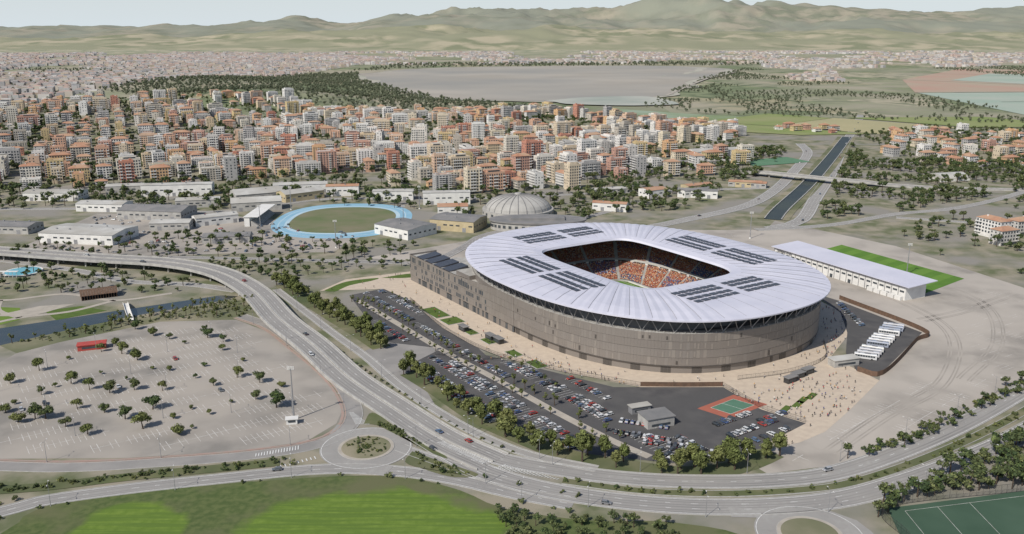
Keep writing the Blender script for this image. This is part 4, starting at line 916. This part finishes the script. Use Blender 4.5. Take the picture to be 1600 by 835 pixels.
pbd=crom([(-262,574,.5),(-256,562,3),(-250,550,3.2),(-243,538,.5)],2); mb=MB(); strip(mb,pbd,3,.2,0); wallstrip(mb,pbd,.15,-.3,1.2,0,1.5); wallstrip(mb,pbd,.15,-.3,1.2,0,-1.5); mb.box(-256,562,0,1,3,3,0,0); mb.obj('footbridge',[M['cw']])
mb=MB(); mb.cyl(-376,658,0,.5,14,14,32,0); mb.cyl(-376,658,.5,.52,12.5,12.5,32,1); mb.obj('swimming_pool',[M['cw'],mat('pool_water',(.12,.40,.50),(.15,.45,.55),.1,.2)])
mb=MB()
for k in range(9): mb.tube((-395+k*3,640,0),(-395+k*3,640,5),.15,0,5)
mb.box(-383,640,5,27,3,.25,0,0); mb.obj('pool_canopy',[M['cw']])
sheet('sports_court',[(146,309),(205,322),(235,330),(230,285),(142,285)],.1,mat('court_dark_green',(.05,.09,.06),(.065,.11,.075),.05,.9))
mb=MB(); 
for a,b in (((152,290),(152,307)),((152,307),(212,320)),((180,285),(180,313)),((166,288),(166,310))): wallstrip(mb,[Vector((*a,0)),Vector((*b,0))],.12,.1,.13,0)
mb.obj('court_marking',[M['worn']]); fence('metal_fence',[(144,285),(146,309),(205,322),(236,330)],4)
# ---------------------------------------------------------------- city apartments
def apt(name,w,d,st,roof):
    mb=MB(); fh=3.1; H=st*fh+.6; mb.box(0,0,0,w,d,H,0,0,3)
    n=int(w/3.1); bal=[i for i in range(n) if R()<.45]
    mb.box(0,-d/2-.04,0,w*.9,.1,2.6,0,1)
    for f in range(1,st):
        z=f*fh+.8
        for i in range(n):
            xx=-w/2+(i+.5)*w/n
            for s in (-1,1):
                mb.add([(xx-.9,s*(d/2+.04),z),(xx+.9,s*(d/2+.04),z),(xx+.9,s*(d/2+.04),z+1.8),(xx-.9,s*(d/2+.04),z+1.8)],[(0,1,2,3)],1)
                if i in bal: mb.box(xx,s*(d/2+.75),f*fh,w/n*.96,1.5,.2,0,2); mb.box(xx,s*(d/2+1.45),f*fh+.2,w/n*.96,.1,.85,0,2)
        m_=int(d/3.6)
        for i in range(m_):
            yy=-d/2+(i+.5)*d/m_
            if R()<.75:
                for s in (-1,1): mb.add([(s*(w/2+.04),yy-.7,z),(s*(w/2+.04),yy+.7,z),(s*(w/2+.04),yy+.7,z+1.6),(s*(w/2+.04),yy-.7,z+1.6)],[(0,1,2,3)],1)
    if roof=='hip': mb.hip(0,0,H,w+1.4,d+1.4,2.8,0,4); mb.box(w*.2,d*.15,H,1,1,3.2,0,0)
    else:
        for s in (-1,1): mb.box(0,s*(d/2-.15),H,w,.3,1,0,0); mb.box(s*(w/2-.15),0,H,.3,d-.6,1,0,0)
        if roof=='pent': mb.box(w*.05,0,H,w*.6,d*.55,3,0,0,3); mb.box(w*.05,-d*.28-.03,H+.6,w*.5,.06,1.6,0,1)
        mb.box(-w*.3,d*.1,H,3,4,2.8,0,0,3); mb.box(w*.32,-d*.2,H,1.5,1.5,1.2,0,2)
        mb.tube((-w*.3,d*.1,H+2.8),(-w*.3,d*.1,H+6),.06,2,3)
    return mb.mesh(name,[M['wall'],M['glass'],M['cw'],M['flat'],M['terra']])
APT=[apt('apartment_building',w_,d_,s_,r_) for w_,d_,s_,r_ in ((22,13,6,'flat'),(18,14,7,'pent'),(26,13,5,'hip'),(20,13,7,'flat'),(16,14,6,'hip'),(32,12,6,'pent'),(18,13,8,'flat'),(24,14,6,'hip'),(15,13,5,'flat'),(20,12,4,'hip'),(28,12,7,'pent'),(14,12,4,'flat'))]
TOW=[apt('apartment_tower',w_,d_,s_,r_) for w_,d_,s_,r_ in ((20,18,11,'pent'),(24,14,10,'flat'),(18,16,9,'pent'))]
VIL=[apt('house',w_,d_,s_,'hip') for w_,d_,s_ in ((13,10,2),(16,11,3),(11,10,2),(20,11,3))]
CITY=[(-1150,1650),(-1060,2150),(-596,2080),(-420,1960),(-268,1877),(87,2027),(259,1810),(422,1635),(355,1367),(192,1300),(120,1120),(80,1010),(-68,990),(-191,1075),(-321,1060),(-440,1040),(-640,1010),(-760,1200)]
ca,sa=math.cos(.42),math.sin(.42); nb=0
for i in range(-60,61):
    for j in range(-50,51):
        gx,gy=i*27+(i//5)*10,j*25+(j//2)*9
        x=-300+gx*ca-gy*sa+U(-4,4); y=1500+gx*sa+gy*ca+U(-4,4)
        if not inpoly(x,y,CITY): continue
        nn=noise.noise(Vector((x*.005,y*.005,2)))
        if nn<-.30 or R()<.13: continue
        dist_=.5*noise.noise(Vector((x*.0025,y*.0025,12)))
        k=.42+dist_+(1.5708 if (noise.noise(Vector((i*.5,j*.5,0)))>.1) else 0)
        m_=random.choice(TOW) if (R()<.03 or (R()<.25 and 60<x<200 and y<1250)) else random.choice(APT)
        if (x<-700 and R()<.4) or R()<.14: m_=random.choice(VIL)
        s_=U(.78,1.08); inst(m_.name.split('.')[0],m_,(x,y,hgt(x,y)-.5),k+(3.1416 if R()<.5 else 0),(s_,s_,U(.65,1.2))); nb+=1
for P,n_,mz,md in (([(680,1635),(774,1635),(883,1535),(900,1250),(681,1173),(580,1232),(548,1296)],70,VIL+APT[8:10],33),([(380,700),(460,690),(520,790),(440,830)],6,[APT[2],APT[9],APT[11]],28),([(620,850),(760,880),(900,1100),(700,1080)],16,VIL,30),([(480,1660),(600,1560),(640,1600),(520,1700)],8,VIL,24),([(90,1080),(190,1290),(300,1330),(340,1250),(250,1120)],18,APT,32)):
    for x,y in scatter(P,n_,md,lambda x,y:pdist(x,y,PRA)<22 or pdist(x,y,PRB)<22 or pdist(x,y,RC)<25): 
        m_=random.choice(mz); inst(m_.name.split('.')[0],m_,(x,y,0),random.choice((.3,.3,1.87))+U(-.1,.1))
# far city (one mesh)
mb=MB()
def farb(x,y,big):
    w_=U(12,30)*big;d_=U(11,20)*big;h=U(5,17); a=random.choice((.4,1.97,.1)); mi=random.choice((0,0,1,2,3,4,0,1,3)); z=hgt(x,y)-1
    mb.box(x,y,z,w_,d_,h,a,mi,random.choice((5,6,0,6)))
    if R()<.3: mb.hip(x,y,z+h,w_,d_,2.5,a,5)
for P,n_,th_ in (([(-1180,2000),(-3835,6830),(-900,6200),(-763,5422),(-889,3500),(-1150,2500)],5400,-.30),([(-3500,7000),(-2000,5000),(-700,4700),(800,4900),(2500,4800),(7000,6200),(5000,7600),(0,7400)],5000,-.05),([(900,2300),(1500,4300),(3000,4700),(1300,4700),(800,3300)],300,0)):
    for x,y in scatter(P,n_,18,lambda x,y: noise.noise(Vector((x*.0016,y*.0016,5)))<th_): farb(x,y,1.0 if y<5000 else 1.35)
mb.obj('distant_city',[mat('far_wall_white',(.56,.54,.52),(.5,.47,.45),.01,.9),mat('far_wall_cream',(.50,.45,.39),(.46,.41,.36),.01,.9),mat('far_wall_pink',(.48,.38,.34),(.44,.36,.33),.01,.9),mat('far_wall_grey',(.40,.39,.39),(.36,.35,.35),.01,.9),mat('far_wall_ochre',(.47,.40,.31),(.45,.39,.31),.01,.9),mat('far_roof_terracotta',(.40,.29,.25),(.37,.28,.24),.01,.9),mat('far_roof_grey',(.42,.40,.39),(.36,.34,.33),.01,.9)])  # muted far walls and roofs: distance haze mixed into their colours
# ---------------------------------------------------------------- tree masses
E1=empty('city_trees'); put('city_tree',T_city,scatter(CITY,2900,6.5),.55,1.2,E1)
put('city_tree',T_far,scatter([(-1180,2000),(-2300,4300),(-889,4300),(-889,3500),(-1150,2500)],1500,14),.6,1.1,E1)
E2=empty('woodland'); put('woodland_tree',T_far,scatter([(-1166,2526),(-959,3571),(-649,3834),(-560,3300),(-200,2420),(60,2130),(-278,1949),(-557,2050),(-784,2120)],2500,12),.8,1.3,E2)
put('woodland_tree',T_city,scatter([(-1150,1650),(-760,1250),(-700,1350),(-900,1750),(-1000,2000),(-1150,2000)],260,9,lambda x,y: noise.noise(Vector((x*.008,y*.008,2)))<0),.8,1.2,E2)
E3=empty('parkland_trees')
rj=lambda x,y: pdist(x,y,PRA)<12 or pdist(x,y,PRB)<12 or pdist(x,y,RC)<14 or noise.noise(Vector((x*.012,y*.012,8)))<-.15
rj2=lambda x,y: pdist(x,y,PRB)<12 or noise.noise(Vector((x*.014,y*.014,8)))<.05
put('parkland_tree',T_city,scatter([(110,880),(180,900),(330,1150),(430,1380),(340,1360),(200,1290),(90,1010),(60,920)],400,7,rj),.6,1.2,E3)
put('parkland_tree',T_city,scatter([(300,850),(400,890),(620,1030),(760,1250),(650,1230),(520,1350),(600,1560),(480,1300),(400,1080)],500,7.5,rj),.5,1.15,E3)
put('parkland_tree',T_city,scatter([(290,790),(330,750),(385,640),(600,700),(700,900),(600,990),(450,880),(380,860)],170,7,rj2),.4,1.0,E3)
put('parkland_tree',T_city,scatter([(560,1200),(900,1250),(1000,1600),(800,1700),(600,1560)],420,9),.6,1.1,E3)
E4=empty('street_trees')
put('street_tree',T_city,scatter([(-400,690),(-230,705),(-150,700),(-90,700),(-80,745),(-230,770),(-260,790),(-430,740)],130,8),.35,.85,E4)
put('street_tree',T_city,scatter([(-600,880),(-420,920),(-300,880),(-250,940),(-90,900),(-60,990),(-200,1070),(-440,1040),(-640,1010)],340,7),.5,1.2,E4)
put('street_tree',T_city,scatter([(-420,600),(-400,670),(-300,655),(-220,620),(-240,600),(-330,600)],70,7),.35,.8,E4)
put('street_tree',T_city,scatter([(-60,860),(80,850),(100,1000),(-60,1000)],80,8,lambda x,y:math.hypot(x-6,y-880)<40),.5,1.1,E4)
put('street_tree',T_city,scatter([(-250,690),(-200,640),(-170,640),(-100,665),(-60,680),(-100,690)],60,7),.35,.8,E4)
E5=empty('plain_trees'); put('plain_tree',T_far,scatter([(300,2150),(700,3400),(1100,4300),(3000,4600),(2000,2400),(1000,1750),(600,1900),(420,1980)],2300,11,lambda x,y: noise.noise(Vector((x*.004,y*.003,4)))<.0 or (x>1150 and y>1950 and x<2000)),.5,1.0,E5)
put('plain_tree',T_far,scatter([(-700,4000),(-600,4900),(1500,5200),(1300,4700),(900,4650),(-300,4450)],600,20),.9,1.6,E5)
print('buildings',nb)
